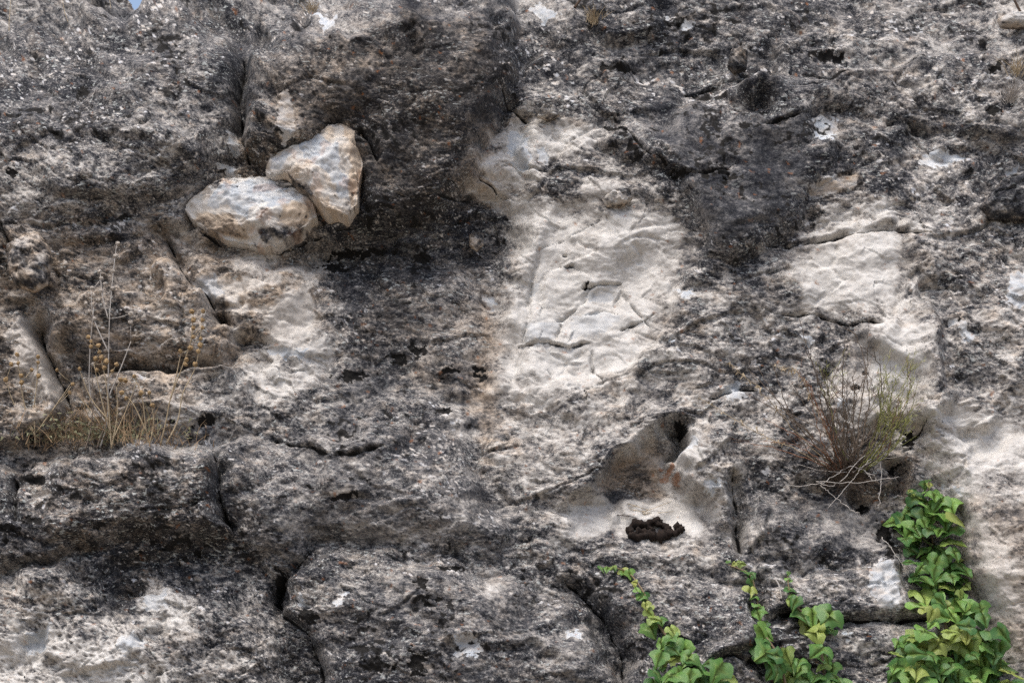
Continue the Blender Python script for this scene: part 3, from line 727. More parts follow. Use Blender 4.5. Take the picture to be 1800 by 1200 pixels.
stone('326,376 345,360 395,335 440,324 500,321 520,338 537,360 556,376 561,395 545,411 520,426 490,441 463,444 438,436 400,430 368,415 343,398', 58, 'pale broken boulder wedged lower, with an olive underside, beneath the dark bulge', 'boulder', 'boulder', lift=-7, seed=1, crust_shade=.10, brown=.15, fresh=.15, facet=3, ochre_rim=.2, flat=.3,
      planes=[(440, 365, 56, -.12, .55), (385, 412, 46, .25, -1.5), (470, 432, 44, -.25, -1.9), (545, 385, 48, -1.3, -.1), (345, 378, 44, .9, .3), (498, 345, 58, -.5, .9), (500, 400, 58, -.4, -.5), (445, 405, 60, .35, -.2)],
      paint=[('343,398 352,386 378,392 410,400 424,412 438,434 400,430 365,414', 'brown', .95), ('343,400 356,396 384,402 410,408 432,432 400,430 365,416', 'crust_shade', .6), ('378,352 440,330 500,328 512,345 490,370 455,388 440,408 420,396 400,384 372,382', 'fresh', .9), ('500,350 532,362 528,378 500,388 470,392 480,376', 'fresh', .8), ('505,385 552,380 552,402 520,420 500,412', 'brown', .95), ('455,425 500,418 540,405 520,428 480,440', 'crust_shade', .8), ('470,350 482,352 480,366 468,362', 'crust_shade', .7)])  # underside painted olive and darker, its shading put into the colour
stone('468,312 480,285 520,271 545,249 575,227 606,222 626,232 641,256 641,300 633,340 631,372 612,391 576,386 556,366 530,346 505,322 482,321', 60, 'pale ochre-stained boulder wedged upright against the dark bulge', 'boulder', 'boulder', lift=-7, seed=2, crust_shade=.06, brown=.35, fresh=.1, facet=3, ochre_rim=.3, flat=.3,
      planes=[(560, 295, 60, .10, .35), (622, 300, 54, -1.3, .0), (595, 372, 54, -.3, -1.0), (495, 302, 46, .6, .6), (575, 242, 50, -.1, 1.1), (528, 332, 52, .8, -.7), (585, 310, 62, -.35, -.2)],
      paint=[('532,276 566,262 596,280 606,320 618,350 596,362 582,330 560,318 540,300', 'fresh', .95), ('590,345 624,345 622,366 600,368', 'fresh', .8), ('596,226 640,250 640,330 624,385 614,350 618,290', 'brown', .95), ('472,310 486,290 512,284 520,300 500,316', 'fresh', .75), ('556,368 580,372 610,385 590,392', 'brown', .9), ('508,318 534,344 560,372 545,366 515,335', 'crust_shade', .95)])
stone('12,432 40,414 70,412 88,436 92,462 84,500 60,515 30,505 14,480', 30, 'rounded grey stone set in the crack above the pale slab', 'stone', lift=34, seed=3, crust_shade=.5, brown=.45, facet=8)
stone('824,416 838,406 850,412 850,432 838,442 825,434', 10, 'small pinkish grey stone under the dark bulge', 'stone', lift=8, seed=4, crust_shade=.55, brown=.3, facet=4)
stone('943,205 955,188 975,190 985,202 966,210', 14, 'pale angular stone jutting above the white fractured patch', 'stone', lift=14, seed=5, crust_shade=.35, brown=.15, facet=6, tilt=(0, -8))
stone('1278,118 1284,92 1300,84 1314,96 1312,124 1290,130', 22, 'dark upright knob of stone at the edge of the upper ledge', 'stone', lift=26, seed=6, crust_shade=.85, brown=.4, facet=8)
stone('1752,34 1778,26 1830,28 1830,50 1758,48', 22, 'pale flat stone lying at the upper right corner', 'stone', lift=24, seed=7, crust_shade=.3, brown=.05, fresh=.4, facet=4)
stone('1720,365 1760,318 1830,300 1830,385 1740,385', 26, 'smooth dark grey stone slab at the right edge', 'stone', lift=26, seed=8, crust_shade=.93, brown=.0, facet=10)
stone('1058,350 1078,337 1108,336 1112,350 1098,360 1066,362', 16, 'pale fibrous chip of stone above the carved panel', 'stone', lift=8, seed=9, crust_shade=.3, brown=.1, fresh=.5, facet=6, tilt=(0, -6))

# ------------------------------------------------------------------ plants
def plain_mat(name, ca, cb, rgh=.75, scale=60, spec=.25):
    m, n, b = new_mat(name)
    tc = node(n, 'ShaderNodeTexCoord').outputs['Object']
    rnd = node(n, 'ShaderNodeObjectInfo').outputs['Random']
    f = mth(n, 'ADD', mth(n, 'MULTIPLY', ramp(n, noise(n, scale, 3, .6, tc), .3, .7), .6), mth(n, 'MULTIPLY', rnd, .4))
    n.links.new(mixc(n, f, ca, cb), b.inputs['Base Color']); b.inputs['Roughness'].default_value = rgh; b.inputs['Specular IOR Level'].default_value = spec
    return m
M_TWIG = plain_mat('grey_brown_twig', (.075, .058, .046), (.22, .175, .135))
M_RED = plain_mat('reddish_twig', (.20, .085, .045), (.34, .18, .11))
M_GREEN = plain_mat('green_twig', (.15, .17, .05), (.33, .32, .12))
M_STRAW = plain_mat('dry_straw', (.30, .23, .14), (.46, .38, .26))
M_PALE = plain_mat('bleached_stalk', (.33, .30, .27), (.50, .47, .43))
M_TAN = plain_mat('dry_seed_head', (.20, .135, .07), (.36, .25, .13), .9, 200)
M_GREYHEAD = plain_mat('grey_seed_head', (.25, .22, .19), (.42, .38, .33), .9, 200)
M_ROOT = plain_mat('dark_root', (.030, .020, .014), (.085, .055, .038), .9)
M_BLACK = plain_mat('charred_crust', (.006, .005, .005), (.028, .018, .013), .95, 90)
M_VINE = plain_mat('ivy_stem', (.10, .075, .045), (.20, .15, .09))
M_HERB = plain_mat('grey_green_herb', (.12, .125, .065), (.25, .24, .15))
M_DRY = plain_mat('brown_dry_grass', (.15, .095, .05), (.36, .26, .16), .8, 9)
def ivy_mat():
    m, n, b = new_mat('ivy_leaf')
    oi = node(n, 'ShaderNodeObjectInfo'); rib = node(n, 'ShaderNodeAttribute', attribute_name='rib').outputs['Fac']
    tc = node(n, 'ShaderNodeTexCoord').outputs['Object']
    base = oi.outputs['Color']
    hsv = node(n, 'ShaderNodeHueSaturation'); hsv.inputs['Value'].default_value = 1.5; hsv.inputs['Hue'].default_value = .475; n.links.new(base, hsv.inputs['Color'])
    ns = noise(n, 34, 3, .6, tc)
    c = mixc(n, mth(n, 'MULTIPLY', ramp(n, ns, .42, .72), .45), base, hsv.outputs[0])
    c = mixc(n, mth(n, 'MULTIPLY', mth(n, 'POWER', rib, 2.5), .40), c, (.30, .34, .10))
    n.links.new(c, b.inputs['Base Color']); b.inputs['Roughness'].default_value = .36; b.inputs['Specular IOR Level'].default_value = .4
    bp = node(n, 'ShaderNodeBump'); bp.inputs['Strength'].default_value = .3; bp.inputs['Distance'].default_value = .003; n.links.new(noise(n, 70, 2, .5, tc), bp.inputs['Height']); n.links.new(bp.outputs[0], b.inputs['Normal'])
    tr = node(n, 'ShaderNodeBsdfTranslucent'); n.links.new(hsv.outputs[0], tr.inputs[0])
    mx = node(n, 'ShaderNodeMixShader'); mx.inputs[0].default_value = .22
    n.links.new(b.outputs[0], mx.inputs[1]); n.links.new(tr.outputs[0], mx.inputs[2]); n.links.new(mx.outputs[0], n.nodes['Material Output'].inputs[0])
    return m
M_IVY = ivy_mat()

class MB:
    def __init__(s): s.v = []; s.f = []
    def tube(s, pts, r0, r1, n=5):
        pts = [Vector(p) for p in pts]; L = len(pts); b0 = len(s.v)
        for k, p in enumerate(pts):
            d = (pts[min(k + 1, L - 1)] - pts[max(k - 1, 0)]); d = d.normalized() if d.length > 1e-9 else Vector((0, 0, 1))
            a = d.cross(Vector((0, 1, .2))); a = a.normalized() if a.length > 1e-4 else Vector((1, 0, 0)); c = d.cross(a)
            r = r0 + (r1 - r0) * k / max(1, L - 1)
            for i in range(n):
                t = 2 * math.pi * i / n; s.v.append(p + (a * math.cos(t) + c * math.sin(t)) * r)
        for k in range(L - 1):
            for i in range(n):
                s.f.append((b0 + k * n + i, b0 + k * n + (i + 1) % n, b0 + (k + 1) * n + (i + 1) % n, b0 + (k + 1) * n + i))
        s.f.append(tuple(b0 + i for i in range(n))[::-1]); s.f.append(tuple(b0 + (L - 1) * n + i for i in range(n)))
    def blade(s, p, d, length, width, bend, side):
        b0 = len(s.v); side = side.normalized()
        for k in range(4):
            t = k / 3; q = p + d * length * t + bend * t * t; wd = width * (1 - t * .85)
            s.v += [q - side * wd, q + side * wd]
        for k in range(3): s.f.append((b0 + 2 * k, b0 + 2 * k + 1, b0 + 2 * k + 3, b0 + 2 * k + 2))
    def mesh(s, name, mat, org=Vector((0, 0, 0)), smooth=True):
        me = bpy.data.meshes.new(name); me.from_pydata([tuple(Vector(v) - org) for v in s.v], [], s.f); me.materials.append(mat)
        me.polygons.foreach_set('use_smooth', [smooth] * len(me.polygons)); me.update(); return me
def curve_px(pts, lifts, n=10):
    """smooth space curve through photo-pixel points, each lifted off the rock (all on one sheet of the rock's depth at the first point)"""
    j, i = idx(*pts[0]); h0 = float(HL[j, i])
    P3 = [Vector(ray_hit(np.float64(u), np.float64(v), np.float64(h0 + l / PX))) for (u, v), l in zip(pts, lifts)]
    return spline(P3, n)
def spline(P3, n):
    if len(P3) == 2: return [P3[0].lerp(P3[1], k / n) for k in range(n + 1)]
    out = []; Q = [2 * P3[0] - P3[1]] + P3 + [2 * P3[-1] - P3[-2]]
    for k in range(1, len(Q) - 2):
        a, b, c, d = Q[k - 1:k + 3]
        for t in np.linspace(0, 1, n, endpoint=False):
            out.append(.5 * ((2 * b) + (c - a) * t + (2 * a - 5 * b + 4 * c - d) * t * t + (3 * b - a - 3 * c + d) * t ** 3))
    return out + [P3[-1]]

# ---- ivy: eight leaf shapes shared by all the leaves
def leaf_mesh(k):
    r = random.Random(500 + k)
    wob = lambda a: a * (1 + r.uniform(-.13, .13))
    lobes = r.uniform(.7, 1.15); fold = r.uniform(.02, .24); droop = r.uniform(.05, .45); cup = r.uniform(-.14, .14)
    out = [(.0, .03), (.17, -.10), (.36, -.06), (.50, .08), (.62 * (.86 + .14 * lobes), .24 + .06 * lobes), (.40, .42), (.33, .57), (.17, .80), (0, 1.02)]
    mid = [(0, .03), (0, .14), (0, .28), (0, .42), (0, .56), (0, .72), (0, 1.04)]
    v = []; rib = []; asym = r.uniform(-.14, .14)
    def add(x, y, rb):
        a = abs(x); z = -fold * (math.sqrt(x * x + .012) * .8 + .9 * a * a) * (1 + .4 * math.sin(5 * y + k)) - droop * y * y + cup * math.sin(7 * a) + .05 * math.sin(9 * x + 5 * y + k)
        v.append((x * (1 + asym * (1 if x > 0 else -1)) + .10 * asym * y * y, y, z)); rib.append(rb); return len(v) - 1
    M = [add(x, y, 1) for x, y in mid]; f = []
    for sgn in (1, -1):
        O = [M[0]] + [add(sgn * wob(x), y + r.uniform(-.03, .03), .0) for x, y in out[1:-1]] + [M[-1]]
        I = [add((v[o][0]) * .5, v[o][1] * .62 + .16, .45) for o in O[1:-1]]
        I[3:4] = [add(v[O[4]][0] * .55, v[O[4]][1] * .6 + .1, .8)]
        for q in range(len(I) - 1): f.append((O[q + 1], O[q + 2], I[q + 1], I[q]))
        f.append((O[0], O[1], I[0])); f.append((O[-2], O[-1], I[-1]))
        mi = [0, 1, 2, 2, 3, 4, 5]
        f.append((M[0], I[0], M[1])) 
        for q in range(len(I) - 1):
            a, b = M[min(mi[q] + 0, 5) or 1], M[min(mi[q + 1], 5)]
            f.append((I[q], I[q + 1], b) if a == b else (I[q], I[q + 1], b, a))
        f.append((I[-1], M[-1], M[5]))
        if sgn < 0: pass
    me = bpy.data.meshes.new('leaf'); me.from_pydata(v, [], f); me.materials.append(M_IVY)
    me.polygons.foreach_set('use_smooth', [True] * len(me.polygons))
    me.attributes.new('rib', 'FLOAT', 'POINT').data.foreach_set('value', np.array(rib, F32)); me.update()
    return me
LEAVES = [leaf_mesh(k) for k in range(8)]
SLOPE = Vector((0, math.sin(LEAN), math.cos(LEAN)))          # up along the cliff
def put_leaf(root, u, v, size_px, lift, yellow=0.0, spin=None, tilt=None):
    p = at(u, v, lift)
    a = random.gauss(0, .75) if spin is None else spin
    down = (-SLOPE * math.cos(a) + Vector((1, 0, 0)) * math.sin(a))
    til = random.uniform(.0, 1.25) if tilt is None else tilt
    n = (NRM * (1 - .35 * til) + SLOPE * til + Vector((random.gauss(0, .38), 0, 0))).normalized()
    y = (down - n * down.dot(n)).normalized(); x = y.cross(n)
    s = size_px * PX * random.uniform(.66, 1.05)
    M = Matrix((x * s, y * s, n * s)).transposed().to_4x4()
    M.translation = p - root.location - y * s * .4
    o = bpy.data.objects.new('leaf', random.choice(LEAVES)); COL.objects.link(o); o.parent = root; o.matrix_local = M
    g = random.random() ** 1.5 * min(1, .45 + lift / .06)  # low leaves get darker green: shade between leaves put into their colour
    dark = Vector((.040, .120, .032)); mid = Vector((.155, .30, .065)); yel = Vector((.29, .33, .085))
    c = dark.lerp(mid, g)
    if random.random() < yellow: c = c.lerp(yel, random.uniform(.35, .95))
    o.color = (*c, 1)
def inside(pts, u, v):
    ins = False; n = len(pts)
    for i in range(n):
        a, b = pts[i], pts[(i + 1) % n]
        if (a[1] > v) != (b[1] > v) and u < (b[0] - a[0]) * (v - a[1]) / (b[1] - a[1]) + a[0]: ins = not ins
    return ins
def fill(poly, gap, rnd):
    xs = [p[0] for p in poly]; ys = [p[1] for p in poly]; out = []
    for _ in range(6000):
        u, v = rnd.uniform(min(xs), max(xs)), rnd.uniform(min(ys), max(ys))
        if inside(poly, u, v) and all((u - a) ** 2 + (v - b) ** 2 > gap * gap for a, b in out): out.append((u, v))
    return out
def ivy(label, stems, masses, tips, seed, yellow_at=None):
    rnd = random.Random(seed); u0, v0 = P(stems[0])[0]
    root = thing('ivy', at(u0, v0), label, 'ivy', 'ivy plants climbing the foot of the rock')
    for s in stems:
        pts = P(s); b = MB(); b.tube(spline([at(u, v, .02) for u, v in pts], 6), .0055, .0018, 5)
        link('stem', b.mesh('stem', M_VINE, root.location), root)
    for poly, gap, lo, hi, lf in masses:
        for (u, v) in fill(P(poly), gap, rnd):
            yl = .12
            if yellow_at: yl = max([.16] + [.75 * max(0, 1 - math.hypot(u - a, v - b) / r) ** .6 for a, b, r in yellow_at])
            put_leaf(root, u, v, rnd.uniform(lo, hi), rnd.uniform(*lf), yl)
    for s, lo, hi, step, spread in tips:
        pts = P(s); L = [math.dist(a, b) for a, b in zip(pts, pts[1:])]; d = 0; tot = sum(L)
        while d < tot:
            k = 0; q = d
            while k < len(L) - 1 and q > L[k]: q -= L[k]; k += 1
            t = q / L[k]; u = pts[k][0] + t * (pts[k + 1][0] - pts[k][0]); v = pts[k][1] + t * (pts[k + 1][1] - pts[k][1])
            sz = lo + (hi - lo) * d / tot
            put_leaf(root, u + rnd.gauss(0, spread * (.3 + d / tot)), v + rnd.gauss(0, 3), sz * rnd.uniform(.75, 1.2), rnd.uniform(.012, .05), .3 * (1 - d / tot) + .12, rnd.gauss(0, .9))
            d += step * (.55 + .45 * sz / hi) * rnd.uniform(.7, 1.2)
    return root
ivy('dense tall ivy column climbing the right end of the rock, with some yellow leaves', ['1690,1290 1670,1180 1660,1080 1640,960 1632,842', '1660,1080 1700,1100 1750,1160', '1670,1180 1620,1150 1590,1160', '1640,960 1600,930 1572,915'],
    [('1640,868 1668,880 1688,915 1668,940 1690,965 1700,1005 1700,1040 1690,1080 1640,1085 1605,1060 1608,1020 1598,985 1600,955 1580,940 1570,915 1592,898 1606,870', 15, 22, 47, (.02, .10)),
     ('1598,960 1690,985 1695,1040 1610,1060', 30, 22, 36, (.005, .02)),
     ('1640,1075 1690,1050 1735,1075 1742,1100 1765,1110 1760,1150 1785,1180 1790,1290 1565,1290 1562,1150 1580,1125 1625,1110', 15.5, 24, 54, (.03, .14)),
     ('1600,1120 1740,1100 1780,1180 1780,1280 1580,1280', 26, 30, 50, (.005, .03))],
    [('1634,842 1632,860 1640,885', 14, 28, 9, 8), ('1600,862 1606,880 1600,905', 14, 28, 10, 8)], 3, [(1655, 1130, 70), (1640, 1065, 45), (1625, 1170, 40)])
ivy('slender ivy strand with a mat of leaves beside the pale bare dead stem', ['1400,1290 1370,1160 1342,1110 1330,1050 1318,1010 1280,992'],
    [('1345,1145 1380,1140 1405,1160 1440,1185 1470,1290 1360,1290 1360,1190 1345,1160', 15, 22, 40, (.02, .09))],
    [('1282,991 1300,995 1318,1008 1318,1035 1330,1058 1338,1085 1336,1105 1332,1125 1340,1150', 15, 38, 15, 6)], 5)
ivy('short ivy sprig rising from the dark crack, with larger glossy leaves', ['1460,1290 1446,1160 1432,1100 1400,1065 1388,1040 1384,1008'],
    [('1408,1075 1440,1076 1468,1085 1462,1103 1448,1118 1418,1108', 18, 32, 48, (.02, .08)), ('1432,1130 1448,1135 1460,1160 1480,1185 1500,1290 1435,1290 1428,1190 1442,1165', 17, 28, 44, (.02, .08))],
    [('1384,1006 1386,1025 1390,1045 1392,1060', 12, 28, 11, 4), ('1395,1062 1412,1075', 28, 34, 16, 4)], 7)
ivy('thin ivy strand trailing out to a tiny-leaved tip below the niche', ['1200,1290 1185,1150 1160,1100 1140,1060 1125,1030 1100,1003 1062,995'],
    [('1150,1155 1180,1120 1205,1140 1225,1155 1262,1168 1288,1182 1280,1290 1150,1290', 16, 24, 44, (.02, .09))],
    [('1062,995 1080,998 1100,1003 1112,1018 1120,1030', 13, 22, 11, 4), ('1122,1035 1135,1055 1145,1080 1160,1100 1178,1118 1190,1150', 20, 38, 12, 10)], 9)

# ---- dry shrub rooted on the right-hand ledge
shr = thing('shrub', at(1492, 838, .03), 'wispy half dry shrub of brown and red twigs rooted above the ivy', 'shrub')
SO = shr.location
def twig(pts, mat, r0=.0022, r1=.0009, lift=(.03, .22), name='stem', n=8, side=0, sm=None, parent=None, leaflets=0):
    lf = np.linspace(lift[0], lift[1], len(pts)); c = curve_px(pts, lf, n); c = [q + Vector((random.gauss(0, .0022), random.gauss(0, .002), random.gauss(0, .0015))) for q in c]; b = MB(); b.tube(c, r0, r1, 4)
    for _ in range(side):
        k = random.randrange(len(c) // 3, len(c) - 1); d = (c[min(k + 1, len(c) - 1)] - c[k - 1]).normalized()
        o = (d + Vector((random.gauss(0, .5), random.gauss(0, .5), random.gauss(0, .25)))).normalized(); L = random.uniform(.03, .11)
        b.tube([c[k], c[k] + o * L * .5, c[k] + (o + d * .3).normalized() * L], r1 * .9, r1 * .6, 3)
        if leaflets:
            for _ in range(leaflets):
                q = c[k] + o * L * random.uniform(.3, 1); dd = (o + Vector((random.gauss(0, .7), random.gauss(0, .7), random.gauss(0, .5)))).normalized()
                b.blade(q, dd, random.uniform(.008, .02), .0013, Vector((0, 0, -.002)), Vector((random.gauss(0, 1), random.gauss(0, 1), random.gauss(0, 1))))
    link(name, b.mesh(name, mat, SO), shr if parent is None else parent); return c
rs = random.Random(21)
for s in ('1492,835 1470,740 1448,690 1432,640 1402,560', '1496,838 1520,740 1530,690 1512,600 1490,580', '1494,838 1540,760 1550,700 1545,640 1502,598', '1490,838 1482,720 1480,640 1482,590', '1500,835 1510,720 1528,640 1524,590',
          '1480,838 1440,780 1380,720 1320,655', '1485,836 1420,770 1370,715 1330,650', '1478,840 1430,800 1400,760 1375,690 1358,640', '1490,836 1460,760 1440,700 1436,640', '1494,836 1500,760 1496,700 1500,660', '1488,836 1476,780 1462,720 1430,640 1408,605'):
    twig([(a + rs.gauss(0, 3), b) for a, b in P(s)], M_TWIG, .0026, .0010, side=4)
for k in range(36):
    a = rs.gauss(0.12, .50); L = rs.uniform(90, 230); c = rs.uniform(-.25, .25)
    pts = [(1490 + rs.gauss(0, 14) + math.sin(a + c * t) * L * t, 836 - math.cos(a + c * t) * L * t) for t in (0, .35, .7, 1)]
    twig(pts, M_TWIG, .0021, .0008, (.02, rs.uniform(.05, .3)), side=rs.randint(1, 5))
for s in ('1482,830 1460,770 1440,720 1422,680 1404,650', '1480,832 1450,790 1434,740 1424,690', '1476,832 1430,800 1390,780 1345,775', '1478,834 1420,806 1370,790 1322,780', '1484,828 1462,760 1450,730 1430,700', '1480,832 1440,790 1410,770 1340,735', '1560,800 1572,740 1580,700', '1540,810 1560,760 1596,700 1600,650', '1484,832 1466,790 1456,760 1444,735'):
    twig(P(s), M_RED, .0017, .0007, side=7)
for s in ('1510,830 1545,780 1560,730 1570,680 1600,620', '1515,828 1560,770 1590,720 1606,660', '1508,830 1540,770 1552,710 1556,640', '1512,830 1550,790 1575,750 1586,690 1602,640', '1506,832 1530,780 1545,740 1548,690', '1500,832 1470,760 1456,690 1452,650', '1516,828 1570,790 1598,730 1608,690', '1512,830 1552,800 1580,770 1596,730', '1506,830 1536,790 1560,750 1576,720', '1510,828 1556,776 1566,720 1560,670'):
    twig(P(s), M_GREEN, .0020, .0008, side=14, leaflets=5)
for s in ('1480,836 1400,790 1340,765 1230,700', '1482,836 1400,760 1340,690 1284,640', '1484,836 1440,730 1402,655 1370,645'):
    c = twig(P(s), M_STRAW, .0017, .0008, side=4)
    b = MB()
    for k in range(int(len(c) * .45), len(c)):
        for _ in range(3):
            p = c[k] + Vector((random.gauss(0, .006), random.gauss(0, .006), random.gauss(0, .006)))
            b.blade(p, Vector((random.gauss(0, 1), random.gauss(0, .6), random.gauss(0, 1))).normalized(), random.uniform(.008, .018), .0032, Vector((0, 0, -.006)), Vector((random.gauss(0, 1), random.gauss(0, 1), random.gauss(0, 1))))
    tag(link('dry_leaves', b.mesh('dry_leaves', M_STRAW, SO), shr), kind='stuff')
for s in ('1500,818 1462,838 1440,850 1380,855', '1520,800 1470,850 1436,846 1500,848 1582,838', '1548,800 1549,850 1544,896', '1440,850 1460,868 1500,898 1512,902', '1530,806 1500,840 1456,892', '1500,830 1530,812 1590,800', '1490,830 1450,828 1400,815', '1520,826 1535,845 1536,836 1500,820', '1550,944 1575,975 1606,1026'):
    twig(P(s), M_PALE, .0016, .0010, (.05, .06), name='hanging_stalk')
b = MB()
for k in range(240):
    u, v = 1488 + rs.gauss(0, 26), 826 + rs.gauss(0, 14); a = rs.uniform(0, 6.28); L = rs.uniform(10, 60)
    j, i = idx(1488, 830); h0 = HL[j, i]; l0 = rs.uniform(.0, .07); l1 = l0 + rs.uniform(-.03, .05)
    q = [Vector(ray_hit(np.float64(x), np.float64(y), np.float64(h0 + l / PX))) for x, y, l in ((u, v, l0), (u + math.cos(a) * L * .5, v + math.sin(a) * L * .3 + 4, (l0 + l1) / 2), (u + math.cos(a) * L, v + math.sin(a) * L * .7 + 6, l1))]
    b.tube(q, .0011, .0006, 3)
tag(link('root_tangle', b.mesh('root_tangle', M_ROOT, SO), shr), kind='stuff')

# ---- dry thistle-like stalks on the left ledge
def head_mesh(name, mat, k):
    r = random.Random(900 + k); v = []; f = []; n, m = 8, 5
    for j in range(m):
        ph = math.pi * (j + .5) / m
        for i in range(n):
            t = 2 * math.pi * i / n; q = 1 + r.uniform(-.28, .28)
            v.append((math.sin(ph) * math.cos(t) * q, math.sin(ph) * math.sin(t) * q, math.cos(ph) * .8 * q))
    for j in range(m - 1):
        for i in range(n): f.append((j * n + i, (j + 1) * n + i, (j + 1) * n + (i + 1) % n, j * n + (i + 1) % n))
    f.append(tuple(range(n))); f.append(tuple(range((m - 1) * n, m * n))[::-1])
    me = bpy.data.meshes.new(name); me.from_pydata(v, [], f); me.materials.append(mat); me.update(); return me
HT = [head_mesh('seed_head', M_TAN, k) for k in range(3)]; HG = [head_mesh('seed_head', M_GREYHEAD, k) for k in range(3)]
def stalk(label, base, stems, heads, meshes, mat, size=4.2, lift=.16):
    j, i = idx(*base); h0 = float(HL[j, i])
    root = thing('dry_plant', Vector(ray_hit(np.float64(base[0]), np.float64(base[1]), np.float64(h0 + .03 / PX))), label, 'dry plant', 'dry plants on the left ledge')
    sp = [P(s) for s in stems]
    for pts in sp:
        b = MB(); b.tube(spline([Vector(ray_hit(np.float64(u), np.float64(v), np.float64(h0 + (.03 + lift * min(1, (base[1] - v) / 250)) / PX))) for u, v in pts], 7), .0026, .0010, 4)
        link('stem', b.mesh('stem', mat, root.location), root)
    allp = [q for pts in sp for q in pts]
    for u, v in P(heads):
        q = Vector(ray_hit(np.float64(u), np.float64(v), np.float64(h0 + (.03 + lift * min(1, (base[1] - v) / 250)) / PX)))
        o = bpy.data.objects.new('seed_head', random.choice(meshes)); COL.objects.link(o); o.parent = root
        o.location = q - root.location; s = size * PX * random.uniform(.8, 1.25); o.scale = (s, s, s); o.rotation_euler = (random.random() * 6, random.random() * 6, 0)
        near = min(allp, key=lambda a: math.dist(a, (u, v)) + (0 if a[1] >= v else 60))
        if math.dist(near, (u, v)) > 3:
            b = MB(); n3_ = Vector(ray_hit(np.float64(near[0]), np.float64(near[1]), np.float64(h0 + (.03 + lift * min(1, (base[1] - near[1]) / 250)) / PX)))
            b.tube([n3_, n3_.lerp(q, .5) + Vector((0, 0, -.004)), q], .0011, .0008, 3); link('twig', b.mesh('twig', mat, root.location), root)
stalk('tallest dry plant with small grey seed heads, standing on the left ledge', (168, 786), ['176,786 188,745 190,690 191,620 193,550 199,480 205,430', '190,700 215,640 230,600', '190,560 180,520 176,480', '191,620 165,560 160,510', '188,745 160,700 158,620 165,540'],
      '207,428 203,450 199,476 175,477 178,489 184,499 199,507 162,506 165,519 172,527 151,533 177,511 157,547 230,551 230,566 166,560', HG, M_PALE)
stalk('dry plant with two ladders of orange brown seed heads beside the pale rock', (285, 782), ['282,782 292,740 300,700 322,640 335,600 340,550', '292,780 312,740 322,690 345,640 356,560', '300,700 310,660 318,620'],
      '337,547 357,547 340,562 356,562 340,576 356,576 340,592 353,595 335,611 349,617 328,632 317,617 343,640 326,640 352,606', HT, M_STRAW, 4.4)
stalk('bushy dry plant with crowded brown seed heads between the two tall stalks', (196, 788), ['196,788 192,730 186,670 172,610', '196,788 206,730 205,680', '194,760 178,700 165,640', '200,770 222,720 240,670', '192,740 160,700 140,650'],
      '155,592 160,600 160,609 173,607 175,618 178,628 187,635 197,652 212,667 220,668 168,630 183,646 170,650 236,662 140,648 205,640', HT, M_STRAW, 4.2)
stalk('low dry plant with scattered seed heads over the pale slanting slab', (62, 780), ['62,780 60,720 64,680 67,630', '62,770 45,720 36,670 31,625', '64,760 100,710 126,672', '58,760 25,710 10,668'],
      '30,623 32,638 37,660 38,672 10,667 67,627 67,637 68,660 128,675 123,690 56,650 100,650 20,640', HT, M_STRAW, 4.0)
stalk('bare leaning dry plant with a forked dark stem at the ledge', (172, 788), ['170,788 180,760 192,742 210,730', '192,742 225,712 235,695', '232,782 236,750 240,732 236,722', '150,790 160,750 164,700 160,640'],
      '212,728 238,694 163,640', HG, M_TWIG, 3.6)
stalk('short dry plant with a few brown heads at the right of the ledge', (262, 786), ['262,786 256,750 250,700 236,660', '262,786 270,740 262,690', '258,760 234,710 214,690'],
      '236,660 262,690 214,690 248,690 268,712 222,700', HT, M_STRAW, 3.8)
b = MB(); hb = MB()
for k in range(520):
    u = rs.gauss(185, 78); v = 792 - abs(rs.gauss(0, 24)) + 6 * math.sin(u / 40)
    if not 20 < u < 380: continue
    p = at(u, v, .0) + NRM * rs.uniform(.0, .08)
    d = (Vector((rs.gauss(0, .75), rs.gauss(-.1, .3), 1))).normalized(); L = rs.uniform(.03, .15) * (1.25 - abs(u - 185) / 260)
    (hb if rs.random() < .06 else b).blade(p, d, L, rs.uniform(.0008, .0019), Vector((rs.gauss(0, .02), rs.gauss(0, .01), -L * .25)), Vector((rs.gauss(0, 1), rs.gauss(0, .4), rs.gauss(0, .2))))
for k in range(420):
    u = rs.gauss(175, 72); v = 780 - abs(rs.gauss(0, 20)); p = at(u, v, .02) + NRM * rs.uniform(0, .06)
    hb.blade(p, Vector((rs.gauss(0, 1), rs.gauss(0, .5), rs.gauss(.3, .6))).normalized(), rs.uniform(.01, .022), rs.uniform(.003, .006), Vector((0, 0, -.004)), Vector((rs.gauss(0, 1), rs.gauss(0, 1), rs.gauss(0, 1))))
tag(link('dry_grass', b.mesh('dry_grass', M_DRY)), 'low tangle of dry tan grass on the left ledge', 'dry grass', kind='stuff')
tag(link('herb_leaves', hb.mesh('herb_leaves', M_HERB)), 'small grey green leaves low among the dry grass on the left ledge', 'ground cover', kind='stuff')

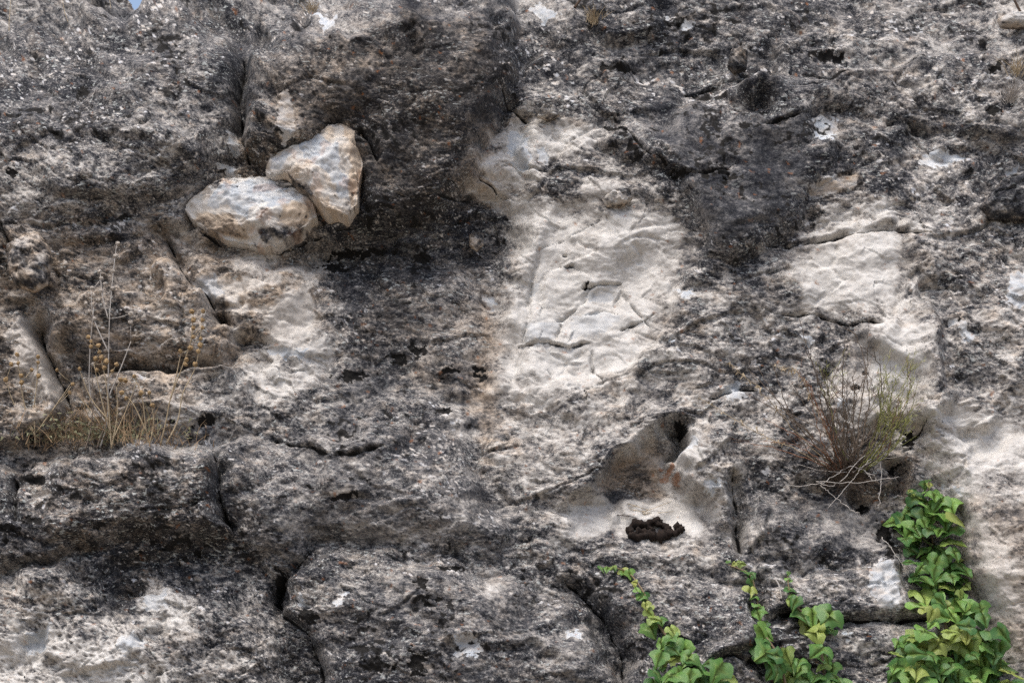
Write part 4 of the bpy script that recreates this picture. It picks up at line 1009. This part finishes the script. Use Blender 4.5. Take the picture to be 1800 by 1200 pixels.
# ---- odds and ends
def tuft(u, v, n, L, spread, label, mat=M_STRAW, cat='grass tuft'):
    p0 = at(u, v, .01); b = MB()
    for k in range(n):
        d = Vector((rs.gauss(0, spread), rs.gauss(-.2, .3), 1)).normalized(); l = L * rs.uniform(.4, 1)
        b.blade(p0 + Vector((rs.gauss(0, .012), 0, rs.gauss(0, .006))), d, l, rs.uniform(.0009, .0018), Vector((rs.gauss(0, l * .3), -l * .1, -l * .2)), Vector((rs.gauss(0, 1), rs.gauss(0, .5), 0)))
    tag(link('grass_tuft', b.mesh('grass_tuft', mat, p0), loc=p0), label, cat)
tuft(1778, 178, 90, .13, .4, 'pale dry grass tuft at the right edge beneath the upper ledge', M_PALE)
tuft(1785, 130, 50, .12, .35, 'thin dry straw tuft at the right edge, above the pale tuft')
tuft(1046, 40, 60, .10, .35, 'small withered brown tuft at the top, right of the white patch')
tuft(548, 20, 50, .08, .4, 'small dry tuft behind the crest between the two rounded rocks')
def lone(s, mat, r, label, name='dry_stalk', cat='dry stalk', group=None, lift=.05):
    pts = P(s); c = spline([at(a, b_, lift) for a, b_ in pts], 8) if lift < .02 else curve_px(pts, [lift] * len(pts), 8); b = MB(); b.tube(c, r, r * .7, 5); tag(link(name, b.mesh(name, mat, c[0]), loc=c[0]), label, cat, group)
lone('17,72 16,40 20,-10', M_STRAW, .0016, 'thin pale upright straw at the far upper left', lift=.1)
lone('-6,74 35,48 74,26', M_TWIG, .0016, 'thin dark twig slanting across the upper left crest', lift=.1)
lone('120,40 114,22 108,-8', M_STRAW, .0014, 'thin straw leaning over the upper left crest', lift=.1)
lone('195,16 193,0 192,-16', M_STRAW, .0014, 'short straw beside the bright gap of sky', lift=.1)
lone('1802,34 1792,18 1780,-6', M_ROOT, .006, 'thick brown stick leaning at the upper right corner', 'stick', 'stick')
lone('1010,14 1016,6 1024,-6', M_ROOT, .006, 'short dark stub of wood at the top edge', 'stick', 'stick')
lone('1084,905 1100,906 1122,910', M_ROOT, .0014, 'thin dark twig lying on the pale niche floor', 'twig', 'twig', lift=.01)
lone('1362,1016 1370,1030 1374,1052', M_PALE, .003, 'pale bare dead stem between the ivy strands', lift=.03)
p0 = at(1150, 934, .0); b = MB()
def lump(pts, r):
    c = [at(u, v, .012) for u, v in pts]; c = spline(c, 6); b0 = len(b.v); b.tube(c, r * PX, r * PX * .8, 9)
    for q in range(b0, len(b.v)):
        v = b.v[q]; f = pn3(np.array([v.x * 70]), np.array([v.y * 70]), np.array([v.z * 70]), 3)[0] + .6 * pn3(np.array([v.x * 190]), np.array([v.y * 190]), np.array([v.z * 190]), 4)[0]
        b.v[q] = v + (v - min(c, key=lambda a: (a - v).length)) * 1.7 * float(f)
for pts, r in (('1108,936 1110,926 1122,920 1138,923 1146,930 1138,940 1120,944 1106,938', 6.5), ('1118,934 1130,934 1150,936', 6), ('1140,942 1160,942 1180,936 1198,932', 8), ('1136,924 1150,918 1166,924 1180,930', 6), ('1186,930 1194,927 1200,933', 7), ('1150,916 1156,912 1162,918', 5)):
    lump(P(pts), r)
tag(link('charred_clump', b.mesh('charred_clump', M_BLACK, p0), loc=p0), 'black crumbly ring-shaped clump lying at the front of the niche floor', 'black clump')
p0 = at(1135, 900, .0); b = MB()
for k in range(9):
    b.tube([p0 + Vector((rs.gauss(0, .03), 0, rs.gauss(0, .010))), p0 + Vector((rs.gauss(0, .04), -.008, rs.gauss(.008, .014)))], .0014, .0008, 3)
tag(link('twig_litter', b.mesh('twig_litter', M_STRAW, p0), loc=p0), 'little pile of dry twig bits in the middle of the niche floor', 'twig pile')
